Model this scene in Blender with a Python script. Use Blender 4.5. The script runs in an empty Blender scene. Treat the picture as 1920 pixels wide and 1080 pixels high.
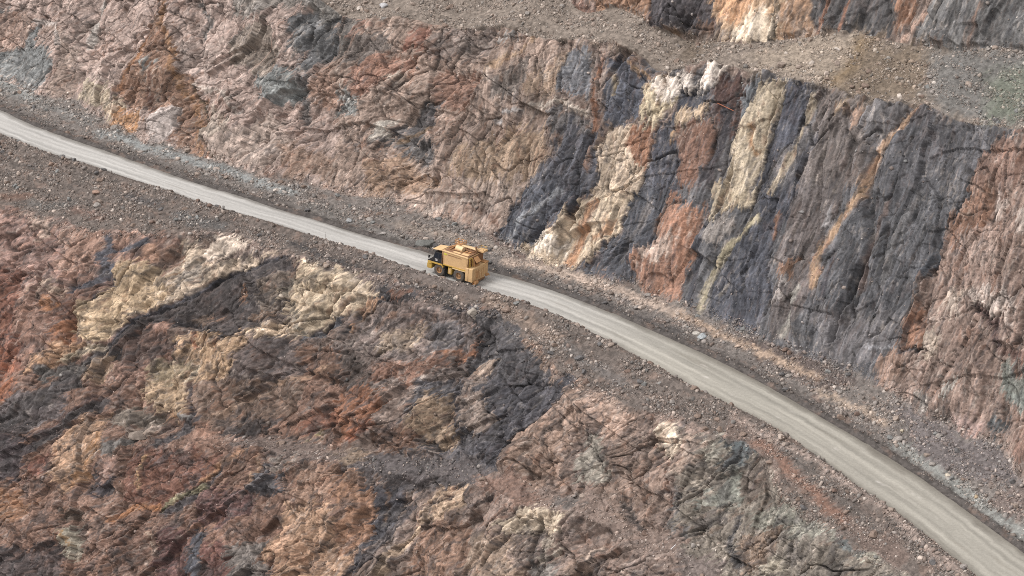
import bpy, bmesh, math, random
import numpy as np
from mathutils import Vector, Matrix, Euler

random.seed(7); RNG = np.random.default_rng(7)
SC = bpy.context.scene
COL = SC.collection

# ------------------------------------------------------------------ camera
PITCH = math.radians(20.0); DIST = 450.0; FPX = 4950.0
CAM = np.array([0.0, -DIST*math.cos(PITCH), DIST*math.sin(PITCH)])
cd = bpy.data.cameras.new("camera"); cam = bpy.data.objects.new("camera", cd); COL.objects.link(cam)
cam.location = CAM; cam.rotation_euler = (math.pi/2-PITCH, 0, 0)
cd.sensor_width = 36.0; cd.lens = 36.0*FPX/1920.0; cd.clip_start = 1.0; cd.clip_end = 4000.0
SC.camera = cam

# ------------------------------------------------------------------ overcast sky, soft sun, exposure
SUN_EL, SUN_AZ = math.radians(56), math.radians(-102)      # azimuth measured from +y (into the wall) towards +x
w = bpy.data.worlds.new("World"); SC.world = w; w.use_nodes = True
nt = w.node_tree; bg = nt.nodes["Background"]
sky = nt.nodes.new("ShaderNodeTexSky"); sky.sky_type = 'NISHITA'; sky.sun_disc = False
sky.sun_elevation = SUN_EL; sky.sun_rotation = SUN_AZ; sky.dust_density = 1.0; sky.air_density = 1.0
hs = nt.nodes.new("ShaderNodeHueSaturation"); hs.inputs['Saturation'].default_value = 0.08
nt.links.new(sky.outputs[0], hs.inputs['Color']); nt.links.new(hs.outputs[0], bg.inputs['Color'])
bg.inputs['Strength'].default_value = 0.15
sd = bpy.data.lights.new("sun", 'SUN'); sd.energy = 1.3; sd.angle = math.radians(18); sd.color = (1.0, 0.985, 0.96)
sun = bpy.data.objects.new("sun", sd); COL.objects.link(sun)
sdir = Vector((math.sin(SUN_AZ)*math.cos(SUN_EL), math.cos(SUN_AZ)*math.cos(SUN_EL), math.sin(SUN_EL)))
sun.rotation_euler = sdir.to_track_quat('Z', 'Y').to_euler()
sun.location = (-100, 0, 200)
SC.view_settings.view_transform = 'Standard'; SC.view_settings.look = 'None'
SC.view_settings.exposure = 1.14; SC.view_settings.gamma = 1.0
SC.render.engine = 'CYCLES'; SC.cycles.max_bounces = 4; SC.cycles.filter_width = 1.0; SC.cycles.use_denoising = False

# ------------------------------------------------------------------ pit frame: a runs along the ramp, b into the hill, z up
R2 = math.sqrt(0.5); GRADE = 0.07
def ab2xy(a, b): return R2*(a+b), R2*(b-a)
def rays(px, py):
    x = (np.asarray(px, float)-960)/FPX; y = -(np.asarray(py, float)-540)/FPX
    return np.stack([x, math.cos(PITCH)+y*math.sin(PITCH), -math.sin(PITCH)+y*math.cos(PITCH)], -1)
def march(pts, zfun, t0=250.0, t1=800.0, n=2200):
    """where sight lines meet the surface z = zfun(a, b); returns a, b, z"""
    pts = np.array(pts, float); d = rays(pts[:, 0], pts[:, 1])
    t = np.linspace(t0, t1, n)
    P = CAM + d[:, None, :]*t[None, :, None]
    A = R2*(P[..., 0]-P[..., 1]); B = R2*(P[..., 0]+P[..., 1])
    F = P[..., 2]-zfun(A, B)
    i = np.argmax(F <= 0, axis=1); i = np.clip(i, 1, n-1)
    r = np.arange(len(pts)); f0, f1 = F[r, i-1], F[r, i]
    k = np.clip(f0/np.where(np.abs(f0-f1) < 1e-9, 1, f0-f1), 0, 1)
    g = lambda M: M[r, i-1]+(M[r, i]-M[r, i-1])*k
    return g(A), g(B), g(P[..., 2])
AF = np.arange(-420.0, 420.01, 0.5)
def curve(a, v, smooth=1.5):
    """control values over a, sorted and smoothed onto AF"""
    o = np.argsort(a); y = np.interp(AF, np.asarray(a)[o], np.asarray(v)[o])
    h = int(max(1, smooth*3/0.5)); kx = np.arange(-h, h+1)*0.5; kk = np.exp(-0.5*(kx/max(smooth, .01))**2); kk /= kk.sum()
    return np.convolve(np.pad(y, h, mode='edge'), kk, 'valid')
def at(c): return lambda a: np.interp(a, AF, c)

ROAD_IN = [(0,205),(50,230),(100,250),(160,270),(225,292),(300,320),(375,346),(480,377),(525,394),(600,415),(675,439),(750,460),(800,473),(917,509),(985,527),(1060,552),(1160,592),(1235,625),(1340,672),(1440,723),(1507,763),(1600,817),(1707,882),(1807,953),(1920,1037)]
ROAD_OUT = [(0,253),(50,273),(100,292),(160,309),(225,332),(300,355),(375,383),(480,412),(525,426),(612,455),(687,478),(750,501),(800,521),(897,547),(972,567),(1035,592),(1097,620),(1160,651),(1235,692),(1297,727),(1440,794),(1533,855),(1607,912),(1707,979),(1773,1035),(1823,1075)]
zroad = lambda a, b=0: -GRADE*a
a_, b_, _ = march(ROAD_IN, lambda a, b: zroad(a)+0*b)
a_ = np.r_[-300, -180, a_, 150, 300]; b_ = np.r_[-30, -18, b_, -20, -70]
cIN = curve(a_, b_, 3); bIN = at(cIN)
a_, b_, _ = march(ROAD_OUT, lambda a, b: zroad(a)+0*b)
a_ = np.r_[-300, -150, a_, 150, 300]; b_ = np.r_[-41, -28, b_, -33, -83]
cOUT = curve(a_, b_, 3); bOUT = at(cOUT)

# inner verge and talus up to the toe of the high wall
def z_verge(a, b):
    d = b-bIN(a)
    return zroad(a)+np.where(d < 2.2, -0.10*np.clip(d, 0, 2.2)*0+0.0, 0)+0.30*np.clip(d-2.0, 0, None)
TOE = [(-60,128),(0,146),(83,185),(147,187),(157,200),(180,217),(207,233),(233,242),(267,267),(313,273),(353,283),(370,297),(397,297),(450,315),(483,328),(560,342),(607,358),(640,362),(682,368),(730,376),(775,395),(805,410),(880,424),(930,452),(960,464),(993,487),(1057,503),(1127,523),(1190,535),(1207,550),(1263,567),(1347,600),(1390,620),(1463,650),(1513,668),(1567,693),(1600,697),(1637,720),(1673,743),(1727,780),(1780,797),(1820,827),(1873,832),(1893,863),(1907,900),(1935,915),(2000,960)]
aT, bT, zT = march(TOE, z_verge)
cTb = curve(aT, bT, 1.2); bTOE = at(cTb); zTOE = lambda a: z_verge(a, bTOE(a))
THW = math.tan(math.radians(59))
z_wall = lambda a, b: zTOE(a)+THW*(b-bTOE(a))
CREST = [(-400,-190),(0,-120),(400,-50),(600,0),(640,30),(723,33),(833,47),(933,48),(1043,74),(1107,76),(1213,110),(1227,138),(1280,126),(1340,116),(1390,130),(1467,143),(1520,153),(1613,187),(1713,197),(1780,217),(1913,243),(2000,262)]
aC, bC, zC = march(CREST, z_wall)
bCR = at(curve(aC, bC, 1.2)); zCR = lambda a: z_wall(a, bCR(a))
z_bench = lambda a, b: zCR(a)+0.42*(b-bCR(a))
BACK = [(-400,-240),(0,-170),(400,-100),(740,-30),(900,-20),(1070,0),(1107,26),(1160,12),(1190,27),(1217,50),(1280,70),(1347,80),(1423,80),(1523,67),(1613,60),(1640,70),(1690,80),(1747,87),(1800,97),(1920,94),(2000,110)]
aK, bK, zK = march(BACK, z_bench)
bBK = at(curve(aK, bK, 1.2)); zBK = lambda a: z_bench(a, bBK(a))

# outer bund, spoil slope, lower wall with its catch ledge
hB = at(curve([-300,-130,-80,-40,-5,20,60,110,300], [.9,.9,1.0,1.2,1.5,1.2,.9,.9,.9], 6))
z_spoil = lambda a, b: zroad(a)-0.2+0.40*(b-bOUT(a)+3.6)
BROW = [(-120,350),(0,382),(20,390),(60,397),(110,410),(140,427),(200,432),(283,432),(343,438),(397,437),(440,436),(467,450),(510,470),(562,481),(625,495),(700,512),(742,530),(780,547),(853,560),(917,573),(940,593),(1000,640),(1060,700),(1090,720),(1187,765),(1267,776),(1337,812),(1400,830),(1440,860),(1480,940),(1540,980),(1630,1030),(1700,1075),(1800,1130)]
aR, bR, zR = march(BROW, z_spoil)
bBRr = at(curve(aR, bR, 1.5)); bBR = lambda a: np.minimum(bBRr(a), bOUT(a)-4.4)
zBR = lambda a: z_spoil(a, bBR(a))
THL = math.tan(math.radians(57))
z_low = lambda a, b: zBR(a)+THL*(b-bBR(a))
LEDGE = [(-250,740),(-150,760),(0,790),(230,805),(417,812),(533,820),(640,845),(713,850),(840,852),(933,882),(1040,925),(1107,922),(1173,947),(1207,990),(1300,1020),(1400,1090),(1500,1150)]
aL, bL, zL = march(LEDGE, z_low)
bLErr = at(curve(aL, bL, 1.5)); bLE = lambda a: np.minimum(bLErr(a), bBR(a)-4.0)
zLE = lambda a: z_low(a, bLE(a))
wLE = at(curve([-300, -110, -70, -40, 0, 40, 300], [.3, .3, .8, 2.6, 3.6, 4.5, 5.0], 5))
zLO = lambda a: zLE(a)-0.45*wLE(a)

# profile control points from the pit floor to the plateau, with the mesh rows between them
def profile(a):
    b_lo, z_lo = bLE(a)-wLE(a), zLO(a)
    floor_z = -78.0
    b_fl = b_lo-(z_lo-floor_z)/math.tan(math.radians(58))
    bo, bi, zr = bOUT(a), bIN(a), zroad(a)
    bb, zb = bBK(a), zBK(a)
    z_top = zb+46.0; b_top = bb+46.0/math.tan(math.radians(62))
    return [(b_fl-260, floor_z+0*a, 0), (b_fl, floor_z+0*a, 6),
            (b_lo-(z_lo-floor_z)*0.5/math.tan(math.radians(58)), z_lo+(floor_z-z_lo)*0.5, 1),
            (b_lo, z_lo, 1), (bLE(a), zLE(a), 2), (bBR(a), zBR(a), 1), (bo-3.6, zr-0.2, 2), (bo-2.0, zr+hB(a), 3), (bo-0.9, zr+hB(a)*0.75, 3), (bo, zr, 3),
            (bi, zr, 4), (bi+2.0, zr+0*a, 3), (bTOE(a), zTOE(a), 2), (bCR(a), zCR(a), 1), (bb, zb, 2), (b_top, z_top, 1), (b_top+300, z_top+10, 6)]
Q = 0.7; ALB = 0.62; NSTONE = 125000

# ------------------------------------------------------------------ noise on the rock surface (metres)
def hash2(ix, iy, seed):
    h = (ix.astype(np.uint32)*np.uint32(374761393) + iy.astype(np.uint32)*np.uint32(668265263) + np.uint32(seed*974711+12345))
    h ^= h >> np.uint32(13); h *= np.uint32(1274126177); h ^= h >> np.uint32(16); h *= np.uint32(2246822519); h ^= h >> np.uint32(15)
    return h
def h01(h): return (h & np.uint32(0xFFFFFF)).astype(np.float32)/np.float32(0xFFFFFF)
def perlin(x, y, seed):
    x = x.astype(np.float32); y = y.astype(np.float32)
    fx, fy = np.floor(x), np.floor(y); ix, iy = fx.astype(np.int32), fy.astype(np.int32); dx, dy = x-fx, y-fy
    u = dx*dx*dx*(dx*(dx*6-15)+10); v = dy*dy*dy*(dy*(dy*6-15)+10)
    def g(i, j):
        a = h01(hash2(ix+i, iy+j, seed))*np.float32(2*math.pi)
        return np.cos(a)*(dx-i)+np.sin(a)*(dy-j)
    n0 = g(0, 0)*(1-u)+g(1, 0)*u; n1 = g(0, 1)*(1-u)+g(1, 1)*u
    return (n0*(1-v)+n1*v)*np.float32(1.45)
def fbm(x, y, seed, oct=4, gain=.5, lac=2.03):
    s = 0; a = 1.0; t = 0
    for o in range(oct):
        s = s+a*perlin(x, y, seed+o*17); t += a; a *= gain; x = x*lac+3.7; y = y*lac+1.3
    return s/t
def ridged(x, y, seed, oct=3):
    s = 0; a = 1.0; t = 0
    for o in range(oct):
        s = s+a*(1-2*np.abs(perlin(x, y, seed+o*13))); t += a; a *= .5; x = x*2.1+5.1; y = y*2.1+2.9
    return s/t
def cells(x, y, seed, jit=.9):
    """cellular blocks: three random values per block, distance to the crack beside it, offset from its middle"""
    x = x.astype(np.float32); y = y.astype(np.float32)
    fx, fy = np.floor(x), np.floor(y); ix, iy = fx.astype(np.int32), fy.astype(np.int32)
    f1 = np.full(x.shape, 9, np.float32); f2 = f1.copy(); hid = np.zeros(x.shape, np.uint32); ox = np.zeros_like(x); oy = np.zeros_like(x)
    for i in (-1, 0, 1):
        for j in (-1, 0, 1):
            h = hash2(ix+i, iy+j, seed)
            sx = fx+i+.5+(h01(h)-.5)*jit-x; sy = fy+j+.5+(h01(h >> np.uint32(8))-.5)*jit-y
            d = sx*sx+sy*sy
            c = d < f1
            f2 = np.where(c, f1, np.minimum(f2, d)); f1 = np.where(c, d, f1)
            hid = np.where(c, h, hid); ox = np.where(c, -sx, ox); oy = np.where(c, -sy, oy)
    k = hash2(hid.astype(np.int64).astype(np.uint32), hid >> np.uint32(5), seed+91)
    k2 = hash2(k, hid, seed+57); k3 = hash2(k2, k, seed+3)
    return h01(k), h01(k2), h01(k3), np.sqrt(f2)-np.sqrt(f1), ox, oy
_ANG = np.linspace(0, 2*math.pi, 64, endpoint=False).astype(np.float32); _CT, _ST = np.cos(_ANG), np.sin(_ANG)
def chisel(x, y, seed):
    """broken-rock relief: every block is a small pyramid of four flat faces with its own slopes and turn, meeting in sharp creases"""
    x = x.astype(np.float32); y = y.astype(np.float32)
    fx, fy = np.floor(x), np.floor(y); ix, iy = fx.astype(np.int32), fy.astype(np.int32); ux, uy = x-fx, y-fy
    best = np.full(x.shape, 9, np.float32); sec = best.copy(); hid = np.zeros(x.shape, np.uint32)
    for i in (-1, 0, 1):
        for j in (-1, 0, 1):
            h = hash2(ix+i, iy+j, seed); k = h*np.uint32(2654435761)
            vx = ux-i-.5-((h & np.uint32(255)).astype(np.float32)/255-.5)*.9; vy = uy-j-.5-(((h >> np.uint32(8)) & np.uint32(255)).astype(np.float32)/255-.5)*.9
            q = (h >> np.uint32(16)) & np.uint32(63); c, s_ = _CT[q], _ST[q]
            rx = vx*c+vy*s_; ry = vy*c-vx*s_
            a = .45+1.1*((k >> np.uint32(8)) & np.uint32(63)).astype(np.float32)/63; b = .45+1.1*((k >> np.uint32(14)) & np.uint32(63)).astype(np.float32)/63
            d = .45+1.1*((k >> np.uint32(20)) & np.uint32(63)).astype(np.float32)/63; e = .45+1.1*((k >> np.uint32(26)) & np.uint32(63)).astype(np.float32)/63
            g = np.maximum(np.where(rx > 0, rx*a, -rx*b), np.where(ry > 0, ry*d, -ry*e))-.45*((h >> np.uint32(24)).astype(np.float32)/255)
            m = g < best; sec = np.where(m, best, np.minimum(sec, g)); best = np.where(m, g, best); hid = np.where(m, h, hid)
    kk = hash2(hid, hid >> np.uint32(7), seed+5)
    return -best, sec-best, h01(kk), h01(kk >> np.uint32(8))
def joint(p, q, seed):
    """one joint set: flat faces meeting along straight edges, broken into lengths; heights 0..1"""
    fi = np.floor(p).astype(np.int32); f = (p-fi).astype(np.float32)
    jq = np.floor(q+7.0*h01(hash2(fi, fi*0+3, seed))).astype(np.int32)
    jq = np.where(hash2(fi, jq, seed+9) & np.uint32(1), jq, jq-1)
    e = .12+.76*h01(hash2(fi, jq, seed+4))          # where the edge falls inside the strip
    a, b = h01(hash2(fi, jq, seed+1)), h01(hash2(fi+1, jq, seed+1)); m = h01(hash2(fi, jq, seed+2))
    return np.where(f < e, a+(m-a)*f/e, m+(b-m)*(f-e)/(1-e))
def sstep(e0, e1, x):
    t = np.clip((x-e0)/(e1-e0), 0, 1); return t*t*(3-2*t)
def lin(c, sat=.66):
    c = np.asarray(c, np.float32)/255.0; c = (c.mean()+(c-c.mean())*sat)*np.array([1.012, .998, .984], np.float32)
    c = c+np.clip((c.mean()-.55)/.3, 0, 1)*np.array([.008, -.004, .010], np.float32)
    return np.where(c <= .04045, c/12.92, ((c+.055)/1.055)**2.4)

# ------------------------------------------------------------------ the hillside sheet: columns over a, rows up the profile
DA = 0.2*Q
A_DENSE0, A_DENSE1 = -185.0, 132.0
acol = np.r_[-400, -360, -320, -290, -265, -245, np.arange(-230, A_DENSE0, .6), np.arange(A_DENSE0, A_DENSE1, DA), np.arange(A_DENSE1, 190, .45), 195, 215, 240, 270, 310, 350, 400]
NROW = [10, 40, int(175/Q), int(26/Q), int(140/Q), int(74/Q), int(12/Q), 8, 8, 16, 14, int(52/Q), int(270/Q), int(76/Q), int(110/Q), 12]
PR = profile(acol)
Bc = np.stack([p[0]+0*acol for p in PR]); Zc = np.stack([p[1]+0*acol for p in PR])
rowsB, rowsZ, seg, ROADROW = [], [], [], None
for k, n in enumerate(NROW):
    t = np.arange(n)/n
    if k == 14: t = t**1.6
    if k == 1: t = 1-(1-t)**1.4
    if k == 9: ROADROW = len(seg)+n//2
    rowsB.append(Bc[k][None]+(Bc[k+1]-Bc[k])[None]*t[:, None]); rowsZ.append(Zc[k][None]+(Zc[k+1]-Zc[k])[None]*t[:, None]); seg += [k]*n
GB = np.concatenate(rowsB+[Bc[-1:]]); GZ = np.concatenate(rowsZ+[Zc[-1:]]); seg = np.array(seg+[15])
NR, NC = GB.shape; GA = np.broadcast_to(acol[None], (NR, NC)).copy()
# distance along the profile, zero at the middle of the road
dl = np.hypot(np.diff(GB, axis=0), np.diff(GZ, axis=0)); GV = np.concatenate([np.zeros((1, NC)), np.cumsum(dl, 0)]); GV -= GV[ROADROW][None]
hardness = np.array([6, 1, 0, 0, 0, 2, 2, 2, 2, 3, 2, 2, 0, 2, 0, 6])
def soft(M, w):     # round the corners of the profile a little
    c = np.cumsum(np.concatenate([np.repeat(M[:1], w+1, 0), M, np.repeat(M[-1:], w, 0)]), 0)
    return (c[2*w+1:]-c[:-2*w-1])/(2*w+1)
sB, sZ = soft(GB, int(4/Q)), soft(GZ, int(4/Q)); road_w = np.isin(seg, [6, 7, 8, 9, 10])[:, None]
GB = np.where(road_w, GB, sB); GZ = np.where(road_w, GZ, sZ)
# normals of the smooth profile, in (a, b, z)
w_ = int(10/Q)
tb, tz = np.gradient(soft(GB, w_), axis=0), np.gradient(soft(GZ, w_), axis=0); L_ = np.hypot(tb, tz)+1e-9
NB, NZ = -tz/L_, tb/L_
U = GA.ravel().astype(np.float32); V = GV.ravel().astype(np.float32); SEG = np.repeat(seg, NC)

# sight line -> surface coordinates (used once, to pin traced geology to the rock)
gx, gy = ab2xy(GA, GB); dX, dY, dZ = gx-CAM[0], gy-CAM[1], GZ-CAM[2]
dep = dY*math.cos(PITCH)-dZ*math.sin(PITCH); PX = 960+FPX*dX/dep; PY = 540-FPX*(dY*math.sin(PITCH)+dZ*math.cos(PITCH))/dep
st = 4
_px, _py, _u, _v = [M[::st, ::st].ravel() for M in (PX, PY, GA, GV)]
_du = np.gradient(PX[::st, ::st]), np.gradient(PY[::st, ::st]), np.gradient(GA[::st, ::st]), np.gradient(GV[::st, ::st])
from mathutils.kdtree import KDTree
sel = np.where((_px > -500) & (_px < 2420) & (_py > -500) & (_py < 1580))[0]
kd = KDTree(len(sel))
for n_, i_ in enumerate(sel): kd.insert((_px[i_], _py[i_], 0), n_)
kd.balance()
G_ = [[g.ravel() for g in q] for q in _du]
def on_rock(px, py):
    i = sel[kd.find((px, py, 0))[1]]
    J = np.array([[G_[0][0][i], G_[0][1][i]], [G_[1][0][i], G_[1][1][i]]])
    try: s = np.clip(np.linalg.solve(J, [px-_px[i], py-_py[i]]), -1, 1)
    except Exception: s = (0, 0)
    return (_u[i]+G_[2][0][i]*s[0]+G_[2][1][i]*s[1], _v[i]+G_[3][0][i]*s[0]+G_[3][1][i]*s[1])
TILE = {1: (0, 0), 2: (640, 0), 3: (1280, 0), 4: (0, 360), 5: (640, 360), 6: (1280, 360), 7: (0, 720), 8: (640, 720), 9: (1280, 720)}
def tr(tile, pts):
    x0, y0 = TILE[tile]; return np.array([on_rock(x0+x/3.0, y0+y/3.0) for x, y in pts])
def poly_sd(x, y, P):
    """signed distance to a polygon (positive inside)"""
    n = len(P); d = np.full(x.shape, 1e9, np.float32); ins = np.zeros(x.shape, bool)
    for i in range(n):
        ax, ay = P[i]; bx, by = P[(i+1) % n]; ex, ey = bx-ax, by-ay
        t = np.clip(((x-ax)*ex+(y-ay)*ey)/(ex*ex+ey*ey+1e-9), 0, 1)
        d = np.minimum(d, (x-ax-ex*t)**2+(y-ay-ey*t)**2)
        c = (ay > y) != (by > y); ins ^= c & (x < (bx-ax)*(y-ay)/(by-ay+1e-12)+ax)
    d = np.sqrt(d); return np.where(ins, d, -d)
def line_d(x, y, P):
    d = np.full(x.shape, 1e9, np.float32)
    for (ax, ay), (bx, by) in zip(P[:-1], P[1:]):
        ex, ey = bx-ax, by-ay; t = np.clip(((x-ax)*ex+(y-ay)*ey)/(ex*ex+ey*ey+1e-9), 0, 1)
        d = np.minimum(d, (x-ax-ex*t)**2+(y-ay-ey*t)**2)
    return np.sqrt(d)

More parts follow.
